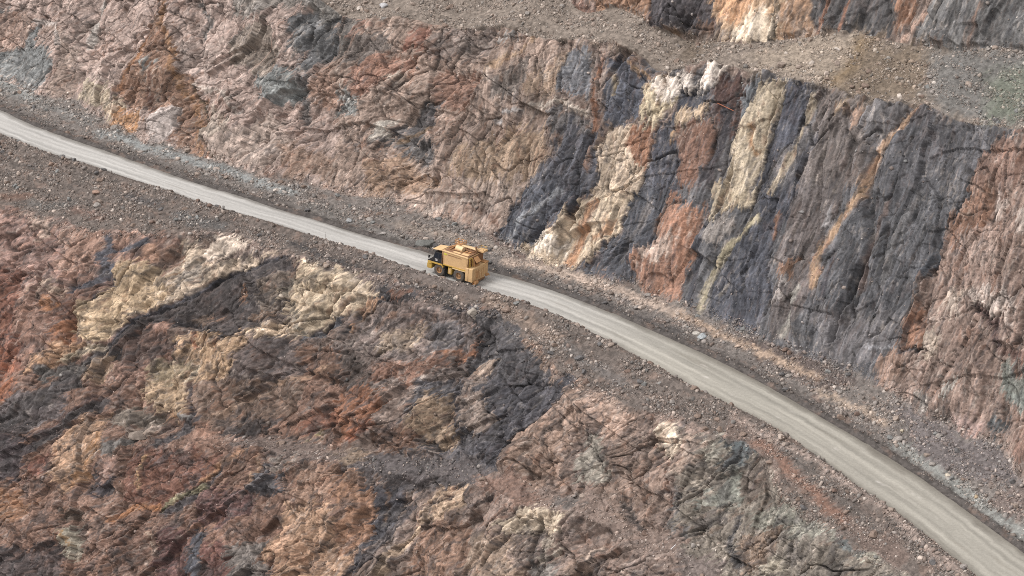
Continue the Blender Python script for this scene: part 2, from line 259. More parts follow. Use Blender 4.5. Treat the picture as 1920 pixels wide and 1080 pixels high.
# ------------------------------------------------------------------ geology: bands, lenses and stains traced on the rock
# (tile, colour, outline) = a body of rock; (tile, colour, width, line) = a seam
GEO = [
 # --- high wall, left
 (1,(175,148,135),[(-400,-400),(1920,-400),(1920,1100),(1400,960),(1190,900),(800,810),(540,660),(200,570),(-400,440)]),
 (1,(128,130,130),[(-200,0),(100,60),(215,140),(190,230),(300,330),(260,420),(200,500),(60,470),(-200,430)]),
 (1,(170,138,122),[(-200,60),(150,60),(190,150),(120,260),(-200,330)]),
 (1,(160,134,120),[(190,150),(330,200),(330,330),(250,520),(340,570),(420,520),(440,330),(340,140)]),
 (1,(178,164,154),36,[(180,110),(300,130),(330,230)]),
 (1,(172,162,152),44,[(610,-60),(530,160),(490,250)]),
 (1,(154,114,92),[(880,-60),(960,-60),(985,200),(1050,420),(1110,560),(1130,700),(1190,890),(1080,890),(1060,850),(940,800),(880,650),(850,600),(700,590),(660,540),(720,400),(760,300),(800,200),(900,100)]),
 (1,(172,122,84),36,[(940,-60),(950,150),(980,300),(1000,480),(1060,560),(1100,700),(1130,860)]),
 (1,(160,105,66),26,[(800,220),(760,330),(720,420),(690,520)]),
 (1,(120,82,68),30,[(860,430),(840,560),(880,700),(950,790)]),
 (1,(140,138,134),[(790,330),(880,360),(900,400),(800,385)]),
 (1,(190,175,165),[(870,640),(960,560),(970,680),(940,760),(830,810),(800,740)]),
 (1,(192,172,142),[(500,430),(600,500),(660,560),(700,620),(660,690),(600,670),(560,590),(460,560),(460,480)]),
 (1,(186,130,84),[(640,620),(800,610),(800,690),(640,750),(610,700)]),
 (1,(108,92,64),14,[(1050,470),(1120,600),(1130,720),(1190,870)]),
 (1,(180,155,142),[(1000,220),(1150,210),(1230,330),(1160,460),(1060,450)]),
 (1,(192,176,160),30,[(1070,470),(1190,490),(1300,570),(1370,640)]),
 (1,(192,172,152),[(1130,600),(1330,680),(1340,720),(1250,800),(1160,760)]),
 (1,(182,158,142),[(1180,780),(1400,700),(1560,640),(1600,760),(1750,900),(1500,960),(1350,930),(1200,880)]),
 (1,(150,132,118),[(1290,200),(1430,110),(1560,160),(1590,330),(1480,440),(1280,330)]),
 (1,(128,131,130),[(1420,400),(1700,390),(1700,540),(1560,570),(1430,480)]),
 (1,(110,110,112),[(1640,130),(1780,30),(1920,100),(1920,280),(1800,350),(1720,480),(1700,330),(1650,260)]),
 (1,(140,130,122),[(1340,-60),(1920,-60),(1920,60),(1700,40),(1550,60),(1400,100),(1320,70)]),
 (1,(176,136,115),[(1730,520),(1800,380),(1940,290),(1940,580),(1800,590)]),
 (1,(120,112,108),40,[(1120,20),(1170,120),(1140,200)]),
 (1,(165,133,114),[(1560,800),(1800,850),(1940,900),(1940,1060),(1600,1000)]),
 (1,(112,106,104),40,[(1700,470),(1720,600),(1680,700)]),
 # --- high wall, middle
 (2,(164,136,120),[(-20,40),(600,60),(1050,100),(1250,260),(1200,620),(1180,720),(1170,1000),(1000,1200),(400,1100),(-20,1080)]),
 (2,(140,134,128),[(-400,-300),(560,-300),(480,110),(230,90),(150,60),(-100,110)]),
 (2,(174,130,112),[(150,60),(230,90),(120,180),(40,280),(-20,330),(-20,280),(60,180)]),
 (2,(120,112,106),[(-20,140),(110,110),(60,260),(-20,330)]),
 (2,(126,113,106),[(120,180),(280,190),(270,260),(100,360),(20,340)]),
 (2,(160,108,90),[(380,180),(520,160),(460,300),(370,260)]),
 (2,(130,112,103),[(530,170),(720,130),(880,200),(800,300),(620,330),(460,310)]),
 (2,(170,164,157),[(860,170),(980,150),(990,200),(880,210)]),
 (2,(165,118,98),[(20,420),(180,300),(330,300),(450,420),(280,440),(120,560)]),
 (2,(178,142,110),24,[(1100,240),(900,330),(800,420),(640,440)]),
 (2,(128,114,106),[(850,430),(1000,330),(1090,330),(1060,470),(980,560),(840,560)]),
 (2,(152,112,94),[(540,400),(760,380),(780,520),(640,640),(500,600)]),
 (2,(166,136,112),[(1200,300),(1290,270),(1260,420),(1230,540),(1080,560),(1060,440),(1180,380)]),
 (2,(122,123,130),[(1290,270),(1400,260),(1430,300),(1400,560),(1330,540),(1240,500),(1260,400)]),
 (2,(92,95,108),[(1480,330),(1640,330),(1750,430),(1760,480),(1690,560),(1620,680),(1520,740),(1480,650),(1500,480)]),
 (2,(140,90,64),26,[(1470,300),(1420,480),(1450,600),(1430,740)]),
 (2,(150,128,94),18,[(1550,420),(1540,560)]),
 (2,(162,126,92),26,[(1660,370),(1740,450)]),
 (2,(112,106,106),[(1180,600),(1290,640),(1400,640),(1440,740),(1390,780),(1300,690),(1220,740)]),
 (2,(198,182,162),26,[(1080,610),(1250,580),(1330,620),(1400,640)]),
 (2,(170,164,160),18,[(830,680),(930,650),(1000,630)]),
 (2,(138,98,78),[(730,830),(870,750),(850,830),(740,845)]),
 (2,(170,139,112),[(620,850),(900,760),(1000,720),(1180,700),(1170,950),(1080,1000),(700,1000),(560,950)]),
 (2,(94,89,90),[(360,680),(480,560),(580,560),(520,680),(420,760),(320,800),(280,750)]),
 (2,(118,113,113),[(-20,800),(200,810),(330,860),(500,890),(560,800),(400,740),(330,800),(100,790)]),
 (2,(88,84,84),[(380,790),(520,790),(500,850),(400,850)]),
 (2,(112,88,66),34,[(300,800),(400,760),(480,720)]),
 (2,(186,166,146),[(260,430),(360,420),(350,470),(260,520)]),
 (2,(192,183,166),[(200,700),(280,690),(270,800),(190,790)]),
 (2,(140,142,140),[(-20,510),(100,510),(100,620),(30,660),(-20,640)]),
 (2,(167,131,105),[(130,900),(340,870),(480,960),(600,1040),(500,1100),(130,1100)]),
 (2,(178,152,134),[(700,1000),(1080,1000),(1040,1080),(960,1190),(600,1190),(560,1060)]),
 (2,(90,90,99),[(1240,720),(1300,680),(1390,760),(1480,720),(1470,900),(1440,1060),(1380,1100),(1020,1100),(1080,1000),(1180,930),(1210,800)]),
 (2,(150,112,92),24,[(1430,780),(1430,880),(1400,960)]),
 (2,(202,177,146),[(1470,900),(1500,780),(1590,690),(1680,690),(1760,740),(1720,900),(1700,1000),(1650,1100),(1430,1100)]),
 (2,(170,115,85),[(1640,690),(1700,700),(1760,760),(1720,900),(1690,960),(1620,800)]),
 (2,(206,186,146),[(1740,480),(1880,410),(1930,420),(1930,550),(1830,620),(1800,700),(1760,760),(1700,680),(1690,560)]),
 (2,(234,220,197),[(1750,480),(1890,410),(1940,440),(1940,540),(1800,580)]),
 (2,(85,86,97),[(1940,640),(1850,660),(1760,780),(1720,950),(1650,1100),(1940,1100)]),
 (2,(182,140,100),[(1860,770),(1930,700),(1930,790),(1870,810)]),
 (2,(112,109,113),[(1720,330),(1940,260),(1940,400),(1760,430)]),
 (2,(168,122,92),[(1400,-120),(1750,-120),(1720,100),(1660,70),(1590,30),(1500,70),(1420,70)]),
 (2,(86,80,84),[(1740,-120),(1940,-120),(1940,150),(1730,150)]),
 (2,(148,125,108),[(1300,230),(1400,140),(1590,40),(1670,80),(1710,200),(1700,330),(1580,260),(1400,230)]),
 (2,(120,92,70),40,[(1690,170),(1800,190),(1900,210)]),
 (2,(140,100,84),[(1290,-60),(1380,-60),(1400,80),(1330,180),(1250,160)]),
 # --- second wall and bench, upper right
 (3,(86,80,84),[(-20,-150),(160,-150),(190,130),(200,220),(100,210),(-20,200)]),
 (3,(120,90,74),[(90,120),(180,110),(200,215),(100,212)]),
 (3,(200,163,124),[(140,-150),(730,-150),(740,190),(540,212),(400,242),(210,232),(210,120),(180,60)]),
 (3,(206,150,104),[(150,-100),(380,-100),(400,40),(300,130),(220,100)]),
 (3,(228,208,174),[(390,100),(530,60),(530,210),(400,242),(250,232),(240,200)]),
 (3,(186,140,105),[(560,20),(730,-60),(740,180),(540,212)]),
 (3,(78,68,50),12,[(560,20),(530,110),(525,200)]),
 (3,(92,89,90),[(740,-150),(1190,-150),(1180,120),(1060,212),(960,172),(860,192),(740,182)]),
 (3,(166,110,84),28,[(840,-60),(800,100),(750,190)]),
 (3,(166,110,84),15,[(950,-60),(920,120),(890,180)]),
 (3,(166,115,87),[(1190,-150),(1290,-150),(1300,80),(1230,160),(1190,150)]),
 (3,(112,110,110),[(1380,60),(1500,-150),(2400,-150),(2400,300),(1560,285),(1400,262),(1300,200)]),
 (3,(192,152,130),24,[(1370,70),(1300,150),(1240,230)]),
 (3,(92,92,95),30,[(1860,60),(1800,280)]),
 (3,(140,112,98),34,[(1700,40),(1640,160),(1600,270)]),
 # --- high wall, right
 (3,(108,104,106),[(-20,420),(400,400),(740,450),(1000,520),(1300,590),(1560,650),(1940,730),(1940,1100),(-20,1100)]),
 (3,(228,215,195),[(-20,430),(70,420),(100,540),(-20,540)]),
 (3,(226,212,192),[(180,350),(260,340),(240,420),(170,520),(130,500)]),
 (3,(215,200,180),24,[(300,360),(210,450)]),
 (3,(76,78,90),[(-20,545),(180,540),(170,600),(-20,625)]),
 (3,(196,166,130),[(-20,640),(180,590),(160,640),(-20,720)]),
 (3,(98,72,67),[(200,460),(330,400),(400,420),(330,500),(300,640),(290,760),(200,760),(180,600)]),
 (3,(136,96,78),[(-20,720),(180,660),(190,780),(150,950),(60,1100),(-20,1100)]),
 (3,(76,72,77),70,[(260,640),(200,850),(120,1090)]),
 (3,(122,127,134),[(340,440),(480,430),(400,540),(380,640),(300,700),(320,560)]),
 (3,(206,186,151),[(440,490),(560,450),(560,560),(510,700),(470,850),(440,960),(390,1100),(210,1100),(270,900),(300,720),(400,620)]),
 (3,(176,130,88),24,[(400,690),(380,800),(410,860)]),
 (3,(82,84,96),[(580,500),(740,450),(700,560),(640,720),(560,850),(480,1000),(430,1100),(370,1100),(470,900),(520,700),(550,580)]),
 (3,(112,101,97),[(740,470),(1000,520),(1050,600),(1020,720),(1060,880),(1000,1100),(560,1100),(700,900),(740,760),(720,600)]),
 (3,(163,145,120),44,[(720,540),(680,700),(620,850),(540,1000),(490,1090)]),
 (3,(82,81,88),42,[(740,780),(650,950),(560,1090)]),
 (3,(166,140,114),[(880,600),(960,570),(940,660),(880,700)]),
 (3,(162,126,105),[(980,620),(1050,600),(1010,720),(960,740)]),
 (3,(93,92,97),[(1330,600),(1500,660),(1900,730),(1940,740),(1780,800),(1680,900),(1590,1100),(1050,1100),(1120,900),(1220,750)]),
 (3,(176,136,105),44,[(1310,620),(1200,740),(1110,860),(1050,1000),(1010,1090)]),
 (3,(148,112,96),[(1800,780),(1920,740),(2400,760),(2400,1100),(1590,1100),(1680,900),(1760,800)]),
 # --- high wall above the truck and right of it
 (5,(174,147,130),[(150,-20),(1000,-20),(960,110),(850,270),(700,200),(500,165),(400,110),(300,40)]),
 (5,(150,116,100),26,[(700,60),(800,120),(880,200),(950,300)]),
 (5,(186,166,150),30,[(480,110),(620,60),(760,40)]),
 (5,(86,89,100),[(1010,-20),(1390,-20),(1310,80),(1240,150),(1140,240),(1070,310),(960,320),(900,295),(850,250),(930,130)]),
 (5,(134,137,144),46,[(1240,0),(1080,130),(950,260)]),
 (5,(206,181,146),[(1400,20),(1480,-20),(1620,-20),(1600,100),(1540,200),(1460,290),(1400,360),(1290,430),(1240,430),(1060,390),(970,330),(1080,300),(1150,240),(1240,160),(1310,90)]),
 (5,(190,134,94),54,[(1440,60),(1380,170),(1300,300),(1280,400)]),
 (5,(190,140,100),30,[(1400,250),(1470,220),(1520,150)]),
 (5,(230,214,187),[(1100,240),(1200,250),(1280,310),(1200,345),(1080,335)]),
 (5,(214,196,168),26,[(990,330),(1060,370),(1120,380)]),
 (5,(86,88,97),[(1630,-20),(1870,-20),(1830,80),(1800,200),(1780,310),(1680,390),(1650,520),(1480,490),(1420,450),(1310,440),(1400,370),(1480,290),(1560,200)]),
 (5,(118,112,112),30,[(1720,60),(1640,220),(1560,360)]),
 (5,(174,121,95),[(1870,20),(1940,-20),(1940,580),(1870,600),(1700,545),(1655,430),(1700,350),(1800,310),(1810,170)]),
 (5,(202,172,150),[(1700,340),(1800,320),(1900,240),(1830,380),(1690,405)]),
 (6,(100,99,103),[(-20,-20),(1600,-20),(1480,180),(1360,470),(1230,740),(1060,1100),(700,1000),(-20,680)]),
 (6,(176,120,92),[(-40,70),(120,100),(100,200),(60,320),(30,400),(-40,440)]),
 (6,(196,176,141),[(190,-20),(390,-20),(380,50),(250,90),(170,120),(130,130),(180,50)]),
 (6,(82,84,95),[(390,20),(480,-20),(650,-20),(600,120),(520,260),(480,420),(500,560),(480,640),(380,810),(280,740),(120,700),(150,560),(200,440),(230,350),(350,200),(420,120)]),
 (6,(147,137,131),[(130,160),(260,110),(290,200),(200,280),(100,300)]),
 (6,(82,82,90),55,[(120,170),(90,300),(50,450),(30,640)]),
 (6,(168,154,121),42,[(420,150),(330,240),(240,310),(170,440),(110,560),(80,690)]),
 (6,(160,150,140),20,[(250,530),(190,580)]),
 (6,(106,96,94),[(650,-20),(950,-20),(900,120),(820,230),(770,380),(790,500),(740,620),(600,800),(500,830),(480,640),(530,500),(500,400),(560,230)]),
 (6,(146,104,79),[(520,430),(650,400),(640,480),(540,510)]),
 (6,(140,98,78),26,[(540,130),(500,240)]),
 (6,(167,157,151),[(530,510),(600,520),(590,600),(530,620)]),
 (6,(143,137,128),40,[(700,550),(620,680),(560,790)]),
 (6,(152,147,148),28,[(870,100),(830,200)]),
 (6,(91,91,96),[(1060,-20),(1590,-20),(1540,110),(1480,180),(1450,330),(1360,470),(1310,600),(1230,740),(1210,860),(1060,1100),(960,1010),(780,980),(700,910),(760,620),(830,400),(900,330),(960,170)]),
 (6,(162,126,94),42,[(1030,10),(940,130),(860,240),(790,340),(770,540)]),
 (6,(73,71,77),40,[(870,370),(820,620)]),
 (6,(113,96,92),40,[(1180,60),(1080,330),(1000,560)]),
 (6,(114,112,114),34,[(1340,0),(1200,320),(1130,560)]),
 (6,(82,86,95),44,[(1560,80),(1460,270),(1400,380),(1340,480)]),
 (6,(113,109,112),[(760,640),(1230,700),(1200,860),(960,1000),(780,970)]),
 (6,(152,152,157),16,[(1040,870),(1200,880)]),
 (6,(152,123,109),[(1590,-20),(2400,-20),(2400,1400),(1900,1500),(1500,1250),(1060,1080),(1090,960),(1240,860),(1230,740),(1320,600),(1370,460),(1450,330),(1480,180),(1540,110)]),
 (6,(156,112,89),[(1600,-20),(1740,-20),(1700,150),(1600,260),(1500,300),(1480,190),(1550,110)]),
 (6,(166,115,89),[(1240,740),(1330,640),(1360,800),(1340,870),(1230,870)]),
 (6,(86,78,80),30,[(1220,885),(1350,885)]),
 (6,(194,174,158),[(1590,560),(1650,540),(1800,560),(1880,700),(1700,700),(1600,600)]),
 (6,(198,178,162),[(1740,60),(1820,60),(1800,140),(1750,130)]),
 (6,(196,176,160),[(1880,90),(1980,70),(1980,240),(1900,260)]),
 (6,(182,161,142),[(1480,530),(1600,520),(1560,680),(1450,680)]),
 (6,(182,161,140),[(1350,800),(1480,780),(1470,900),(1360,940)]),
 (6,(180,150,134),[(1560,200),(1700,180),(1760,330),(1620,380)]),
 (6,(104,79,74),44,[(1640,650),(1760,740),(1750,850)]),
 (6,(120,88,78),38,[(1770,900),(1900,930),(2000,900)]),
 (6,(136,139,129),[(1760,960),(2000,980),(2000,1100),(1740,1100)]),
 (6,(166,131,112),[(1090,960),(1220,880),(1240,1000),(1080,1090)]),
 (9,(187,181,168),[(1450,-10),(1560,-10),(1540,80),(1450,70)]),
 (9,(130,136,128),[(1780,-10),(2000,-10),(2000,110),(1800,130)]),
 (9,(93,97,100),[(1700,210),(1790,200),(1790,320),(1710,290)]),
 (9,(160,128,118),[(1500,180),(1700,160),(1690,300),(1560,290)]),
 (9,(168,157,146),[(1300,80),(1370,100),(1360,180),(1310,150)]),
 (9,(150,112,96),[(1880,260),(2000,240),(2000,420),(1850,430)]),
 # --- lower wall, left
 (4,(150,114,99),[(-600,30),(0,60),(600,200),(1000,230),(1000,1100),(-600,1100)]),
 (4,(158,122,110),[(-300,60),(80,110),(320,150),(330,300),(350,480),(380,560),(200,520),(-300,440)]),
 (4,(197,167,147),[(80,110),(330,160),(320,220),(210,260),(200,180)]),
 (4,(166,128,110),[(330,200),(600,240),(850,200),(850,270),(700,300),(600,270),(560,400),(420,450),(370,470)]),
 (4,(190,150,130),20,[(640,215),(740,225),(840,225)]),
 (4,(134,87,71),[(-300,440),(100,430),(150,560),(110,760),(100,1060),(-300,1100)]),
 (4,(160,95,70),[(-100,880),(60,900),(60,1100),(-100,1100)]),
 (4,(86,86,95),50,[(600,260),(620,330),(560,370),(620,440),(560,520),(420,550)]),
 (4,(86,86,95),40,[(850,280),(720,330),(620,330)]),
 (4,(88,86,92),36,[(650,450),(620,560),(560,600)]),
 (4,(197,167,142),[(210,500),(300,540),(380,560),(380,600),(250,580)]),
 (4,(130,91,75),[(380,600),(500,600),(470,640),(450,760),(380,860),(290,820),(250,680)]),
 (4,(186,124,84),[(250,620),(320,600),(310,655),(250,665)]),
 (4,(162,105,74),[(390,700),(450,690),(420,880),(280,870),(280,800)]),
 (4,(206,176,136),[(660,410),(740,380),(840,400),(960,460),(940,580),(1000,600),(870,660),(740,720),(680,780),(500,880),(430,790),(440,700),(500,630),(590,600)]),
 (4,(187,141,115),[(850,310),(960,290),(990,320),(970,480),(900,420),(840,380)]),
 (4,(200,177,149),[(1000,270),(1080,290),(1130,330),(1200,380),(1400,350),(1560,340),(1400,410),(1230,480),(1100,580),(960,620),(940,590),(970,420)]),
 (4,(162,147,131),[(990,420),(1100,390),(1120,500),(1000,520)]),
 (4,(240,220,192),[(1190,240),(1290,220),(1330,250),(1400,270),(1380,310),(1260,350),(1150,370),(1140,340),(1200,290)]),
 (4,(130,108,95),[(1080,260),(1190,235),(1190,290),(1130,330),(1080,310)]),
 (4,(80,72,71),[(1380,410),(1560,370),(1650,350),(1650,470),(1590,570),(1580,700),(1540,770),(1420,820),(1300,820),(1150,770),(1050,740),(900,720),(860,780),(700,960),(640,920),(650,830),(740,740),(1000,620),(1200,490)]),
 (4,(126,110,98),[(1480,490),(1600,440),(1640,480),(1570,570),(1560,680),(1480,620)]),
 (4,(120,94,77),[(1370,700),(1480,620),(1560,690),(1540,760),(1420,760)]),
 (4,(122,100,86),[(1100,690),(1180,690),(1200,750),(1110,750)]),
 (4,(150,104,74),[(1340,560),(1390,540),(1390,600),(1330,600)]),
 (4,(71,69,76),32,[(1620,360),(1400,420),(1200,490),(1050,600),(860,680),(720,760),(640,850),(560,940)]),
 (4,(70,66,68),32,[(980,720),(1120,760),(1290,820)]),
 (4,(202,180,147),[(1680,380),(1940,430),(1940,700),(1840,720),(1700,790),(1640,780),(1590,640),(1580,570),(1650,470)]),
 (4,(150,140,124),24,[(1640,480),(1600,570),(1640,700),(1690,780)]),
 (4,(212,187,152),[(1590,590),(1660,560),(1740,660),(1720,700),(1640,680)]),
 (4,(206,178,144),[(1560,760),(1640,740),(1690,800),(1590,830),(1420,820),(1440,780)]),
 (4,(227,193,153),[(1870,520),(1940,500),(1940,590),(1880,580)]),
 (4,(92,92,98),44,[(1930,690),(1820,770),(1720,810)]),
 (4,(84,78,78),80,[(660,900),(480,1000),(300,1090)]),
 (4,(192,146,110),[(180,900),(330,850),(480,880),(380,960),(250,980),(140,1040),(110,1060)]),
 (4,(192,172,142),34,[(380,950),(500,900),(600,880)]),
 (4,(99,94,91),[(110,1060),(250,980),(370,980),(380,1100),(100,1100)]),
 (4,(108,102,98),[(370,980),(510,980),(510,1060),(380,1060)]),
 (4,(167,136,110),[(510,980),(640,900),(640,1000),(600,1100),(510,1100)]),
 (4,(105,84,77),[(700,830),(900,780),(1000,800),(1030,900),(860,930),(760,1000),(690,1000)]),
 (4,(187,151,115),[(1040,800),(1120,800),(1280,830),(1430,840),(1330,930),(1320,1000),(1200,1100),(1050,1100),(1100,950),(1050,920)]),
 (4,(172,106,72),22,[(1120,810),(1130,880)]),
 (4,(172,120,84),18,[(1250,840),(1240,900)]),
 (4,(222,204,170),24,[(1120,990),(1060,1090)]),
 (4,(162,141,112),[(860,960),(1050,930),(1100,1000),(1040,1100),(840,1100)]),
 (4,(105,91,87),[(1440,840),(1600,810),(1700,830),(1700,1000),(1560,1060),(1330,1100),(1320,1000),(1370,900)]),
 (4,(126,95,79),[(1700,830),(1940,860),(1940,1100),(1600,1100),(1700,1000)]),
 (4,(172,136,110),24,[(1840,1000),(1650,1040),(1480,1070)]),
 # --- lower wall, middle
 (5,(126,110,103),[(-20,430),(400,540),(900,640),(1000,760),(1100,1100),(-20,1100)]),
 (5,(206,183,150),[(-20,430),(80,450),(130,500),(180,510),(170,600),(60,690),(-20,720)]),
 (5,(78,75,78),[(200,520),(420,570),(400,620),(260,610),(180,680),(80,720),(0,760),(60,690),(170,600)]),
 (5,(132,114,107),[(100,720),(300,620),(600,660),(700,760),(680,900),(400,950),(150,960),(80,880)]),
 (5,(148,102,82),[(280,550),(400,540),(415,570),(330,600),(270,600)]),
 (5,(176,135,105),[(70,680),(130,620),(210,620),(140,700),(60,720)]),
 (5,(160,124,104),24,[(300,660),(240,720),(180,760)]),
 (5,(70,68,74),[(420,570),(600,600),(830,640),(900,700),(850,800),(760,820),(700,700),(600,640)]),
 (5,(163,140,119),[(180,790),(330,760),(430,720),(420,860),(260,900),(180,870)]),
 (5,(110,104,106),[(450,720),(600,700),(690,800),(640,880),(480,860)]),
 (5,(90,87,89),[(680,640),(900,640),(1080,740),(1230,900),(1180,1100),(700,1100),(690,950),(770,800)]),
 (5,(188,176,160),[(705,665),(765,670),(752,712),(718,700)]),
 (5,(86,83,86),[(760,820),(900,700),(1050,750),(1060,880),(1200,900),(1150,1100),(740,1100),(720,980)]),
 (5,(168,110,81),[(590,900),(720,870),(770,770),(740,930),(650,940),(580,930)]),
 (5,(172,115,84),28,[(500,900),(620,905),(740,920)]),
 (5,(152,129,112),[(790,970),(860,930),(860,980),(820,1100),(710,1100),(740,1010)]),
 (5,(90,77,71),[(-20,900),(60,960),(180,1040),(100,1100),(-20,1100)]),
 (5,(136,98,81),[(150,960),(500,920),(580,980),(400,1100),(200,1040)]),
 (5,(140,116,101),[(1060,780),(1150,760),(1300,840),(1450,900),(1560,1000),(1500,1100),(1200,1100),(1060,880)]),
 (5,(88,82,82),40,[(1150,880),(1280,940),(1400,960)]),
 # --- lower wall, bottom left
 (7,(140,106,90),[(-600,-20),(1100,-20),(1940,-20),(1940,1300),(-600,1300)]),
 (7,(166,100,70),[(-100,-20),(90,-20),(40,90),(-100,140)]),
 (7,(107,97,97),[(100,40),(340,-20),(360,100),(330,190),(150,240),(60,280),(-60,260),(-60,180)]),
 (7,(95,77,74),56,[(560,90),(380,180),(200,300)]),
 (7,(86,80,80),100,[(420,-20),(160,120),(-40,240)]),
 (7,(80,73,73),60,[(600,90),(400,200),(220,330),(60,440)]),
 (7,(82,76,78),70,[(1150,30),(1130,160),(1050,260),(900,330)]),
 (7,(187,156,122),[(840,-20),(1070,-20),(1090,160),(1000,200),(930,180),(830,110)]),
 (7,(172,168,162),20,[(1010,190),(1085,200)]),
 (7,(202,150,109),[(930,150),(1010,150),(1010,190),(940,190)]),
 (7,(82,76,82),24,[(1090,20),(1095,120),(1090,210)]),
 (7,(140,125,112),[(760,130),(900,190),(900,250),(650,250),(600,200)]),
 (7,(182,141,110),[(470,190),(620,180),(560,320),(560,420),(500,500),(400,600),(300,560),(330,300)]),
 (7,(192,140,98),36,[(560,290),(520,400),(420,560)]),
 (7,(120,95,78),24,[(440,300),(450,380),(420,470)]),
 (7,(79,69,71),[(-100,260),(140,290),(170,400),(120,540),(-100,540)]),
 (7,(130,84,71),[(170,440),(280,380),(250,520),(150,560)]),
 (7,(156,110,81),[(-100,560),(130,600),(180,700),(120,760),(-100,780)]),
 (7,(168,147,131),[(700,300),(780,250),(870,270),(870,310),(720,325)]),
 (7,(118,112,108),[(570,330),(720,330),(740,380),(600,400),(560,380)]),
 (7,(152,118,105),[(560,460),(700,420),(680,520),(570,560)]),
 (7,(80,74,79),[(500,530),(680,520),(640,620),(520,610)]),
 (7,(128,87,73),[(780,370),(1000,340),(1200,400),(1180,480),(1050,600),(880,680),(700,680),(720,540),(740,440)]),
 (7,(192,151,105),15,[(850,410),(800,470),(790,600)]),
 (7,(94,87,90),48,[(1200,500),(1050,640),(900,720)]),
 (7,(182,130,94),30,[(1450,360),(1220,440),(1120,540)]),
 (7,(182,120,79),38,[(880,680),(760,690),(640,760)]),
 (7,(152,143,110),34,[(1110,580),(960,620),(900,690)]),
 (7,(122,98,84),[(1100,-20),(1700,-20),(1600,180),(1300,240),(1120,220)]),
 (7,(168,137,115),18,[(1480,40),(1330,110),(1200,170)]),
 (7,(152,126,110),24,[(1160,60),(1110,180)]),
 (7,(84,74,71),[(1270,210),(1560,190),(1500,270),(1260,280)]),
 (7,(118,100,92),[(1250,290),(1640,280),(1940,400),(1940,480),(1700,440),(1500,400),(1300,340)]),
 (7,(152,100,79),[(1640,200),(1940,100),(1940,240),(1700,260)]),
 (7,(168,146,100),[(1700,280),(1800,260),(1780,310)]),
 (7,(142,129,120),[(1480,420),(1600,400),(1690,460),(1500,470)]),
 (7,(94,91,95),[(1450,470),(1600,480),(1590,620),(1450,600)]),
 (7,(168,131,104),24,[(1460,430),(1430,570)]),
 (7,(112,81,77),[(1150,590),(1430,580),(1420,760),(1250,780),(1050,760)]),
 (7,(162,126,105),[(1640,460),(1780,480),(1940,520),(1940,620),(1700,650)]),
 (7,(187,146,115),[(1600,690),(1750,640),(1940,700),(1940,1200),(1560,1200),(1470,900),(1550,820)]),
 (7,(198,153,120),[(1480,880),(1600,830),(1780,900),(1790,1050),(1600,1040)]),
 (7,(90,74,64),[(340,700),(460,700),(480,780),(360,790)]),
 (7,(166,156,136),[(340,830),(430,820),(460,920),(420,1000),(360,980),(330,900)]),
 (7,(168,128,84),18,[(360,840),(400,900)]),
 (7,(172,131,110),[(490,740),(560,740),(550,830),(490,830)]),
 (7,(92,79,77),[(-100,920),(330,900),(350,1200),(-100,1200)]),
 (7,(122,92,79),[(680,820),(800,800),(780,1200),(660,1200)]),
 (7,(160,138,118),16,[(810,820),(850,900)]),
 (7,(112,79,75),[(880,780),(1030,780),(1000,1200),(850,1200)]),
 (7,(90,91,100),[(1040,800),(1130,820),(1110,1200),(1000,1200)]),
 (7,(122,83,75),[(1140,860),(1280,870),(1260,1200),(1120,1200)]),
 (7,(126,116,110),[(1280,880),(1450,880),(1500,1200),(1270,1200)]),
 # --- lower wall, bottom middle
 (8,(146,95,69),[(-40,60),(150,-20),(240,60),(200,200),(100,280),(-40,330)]),
 (8,(152,90,64),42,[(190,230),(40,300)]),
 (8,(86,83,87),[(440,-20),(1310,-20),(1150,150),(1000,270),(900,490),(640,420),(440,360),(380,200)]),
 (8,(152,126,102),[(470,60),(640,60),(650,260),(600,370),(440,330),(380,230),(440,120)]),
 (8,(142,123,112),[(680,60),(760,-20),(850,80),(850,220),(780,300),(700,280),(660,170)]),
 (8,(82,78,84),22,[(670,0),(660,180),(640,340)]),
 (8,(80,78,84),[(850,-20),(1310,-20),(1300,40),(1150,150),(1000,260),(940,360),(890,490),(780,460),(660,380),(780,310),(860,220)]),
 (8,(118,89,74),[(180,220),(380,250),(430,380),(300,400),(150,370)]),
 (8,(97,89,89),[(-20,370),(220,390),(600,390),(880,490),(700,600),(330,590),(180,500),(-20,490)]),
 (8,(142,119,100),[(-20,380),(130,370),(140,440),(-20,470)]),
 (8,(136,105,91),[(720,530),(1000,540),(1150,640),(1000,690),(820,640)]),
 (8,(115,105,100),[(1180,630),(1380,640),(1350,700),(1200,690)]),
 (8,(152,123,106),[(1150,160),(1300,250),(1250,560),(1050,560),(900,490),(1000,270)]),
 (8,(168,137,119),[(1310,10),(1500,60),(1640,160),(1640,240),(1500,300),(1300,250),(1150,160)]),
 (8,(193,162,141),[(1480,120),(1580,80),(1600,170),(1500,200)]),
 (8,(144,119,105),[(1650,250),(1750,370),(1850,430),(1840,700),(1700,800),(1560,700),(1500,600),(1400,580),(1500,320)]),
 (8,(153,144,131),[(1350,300),(1430,310),(1470,520),(1350,560),(1290,500)]),
 (8,(213,194,166),[(1740,220),(1860,200),(1910,290),(1930,380),(1850,410),(1750,360)]),
 (8,(120,80,61),15,[(1855,450),(1850,680)]),
 (8,(162,118,91),[(-40,500),(180,490),(150,680),(130,880),(60,900),(-40,960)]),
 (8,(81,79,85),[(160,560),(340,570),(330,690),(280,850),(140,900),(50,1100),(-20,1060),(130,880)]),
 (8,(120,90,69),15,[(240,600),(210,760)]),
 (8,(144,110,91),[(480,760),(620,740),(720,800),(700,1000),(560,1200),(300,1200),(370,930)]),
 (8,(182,151,122),[(520,600),(700,600),(700,680),(560,720),(420,720)]),
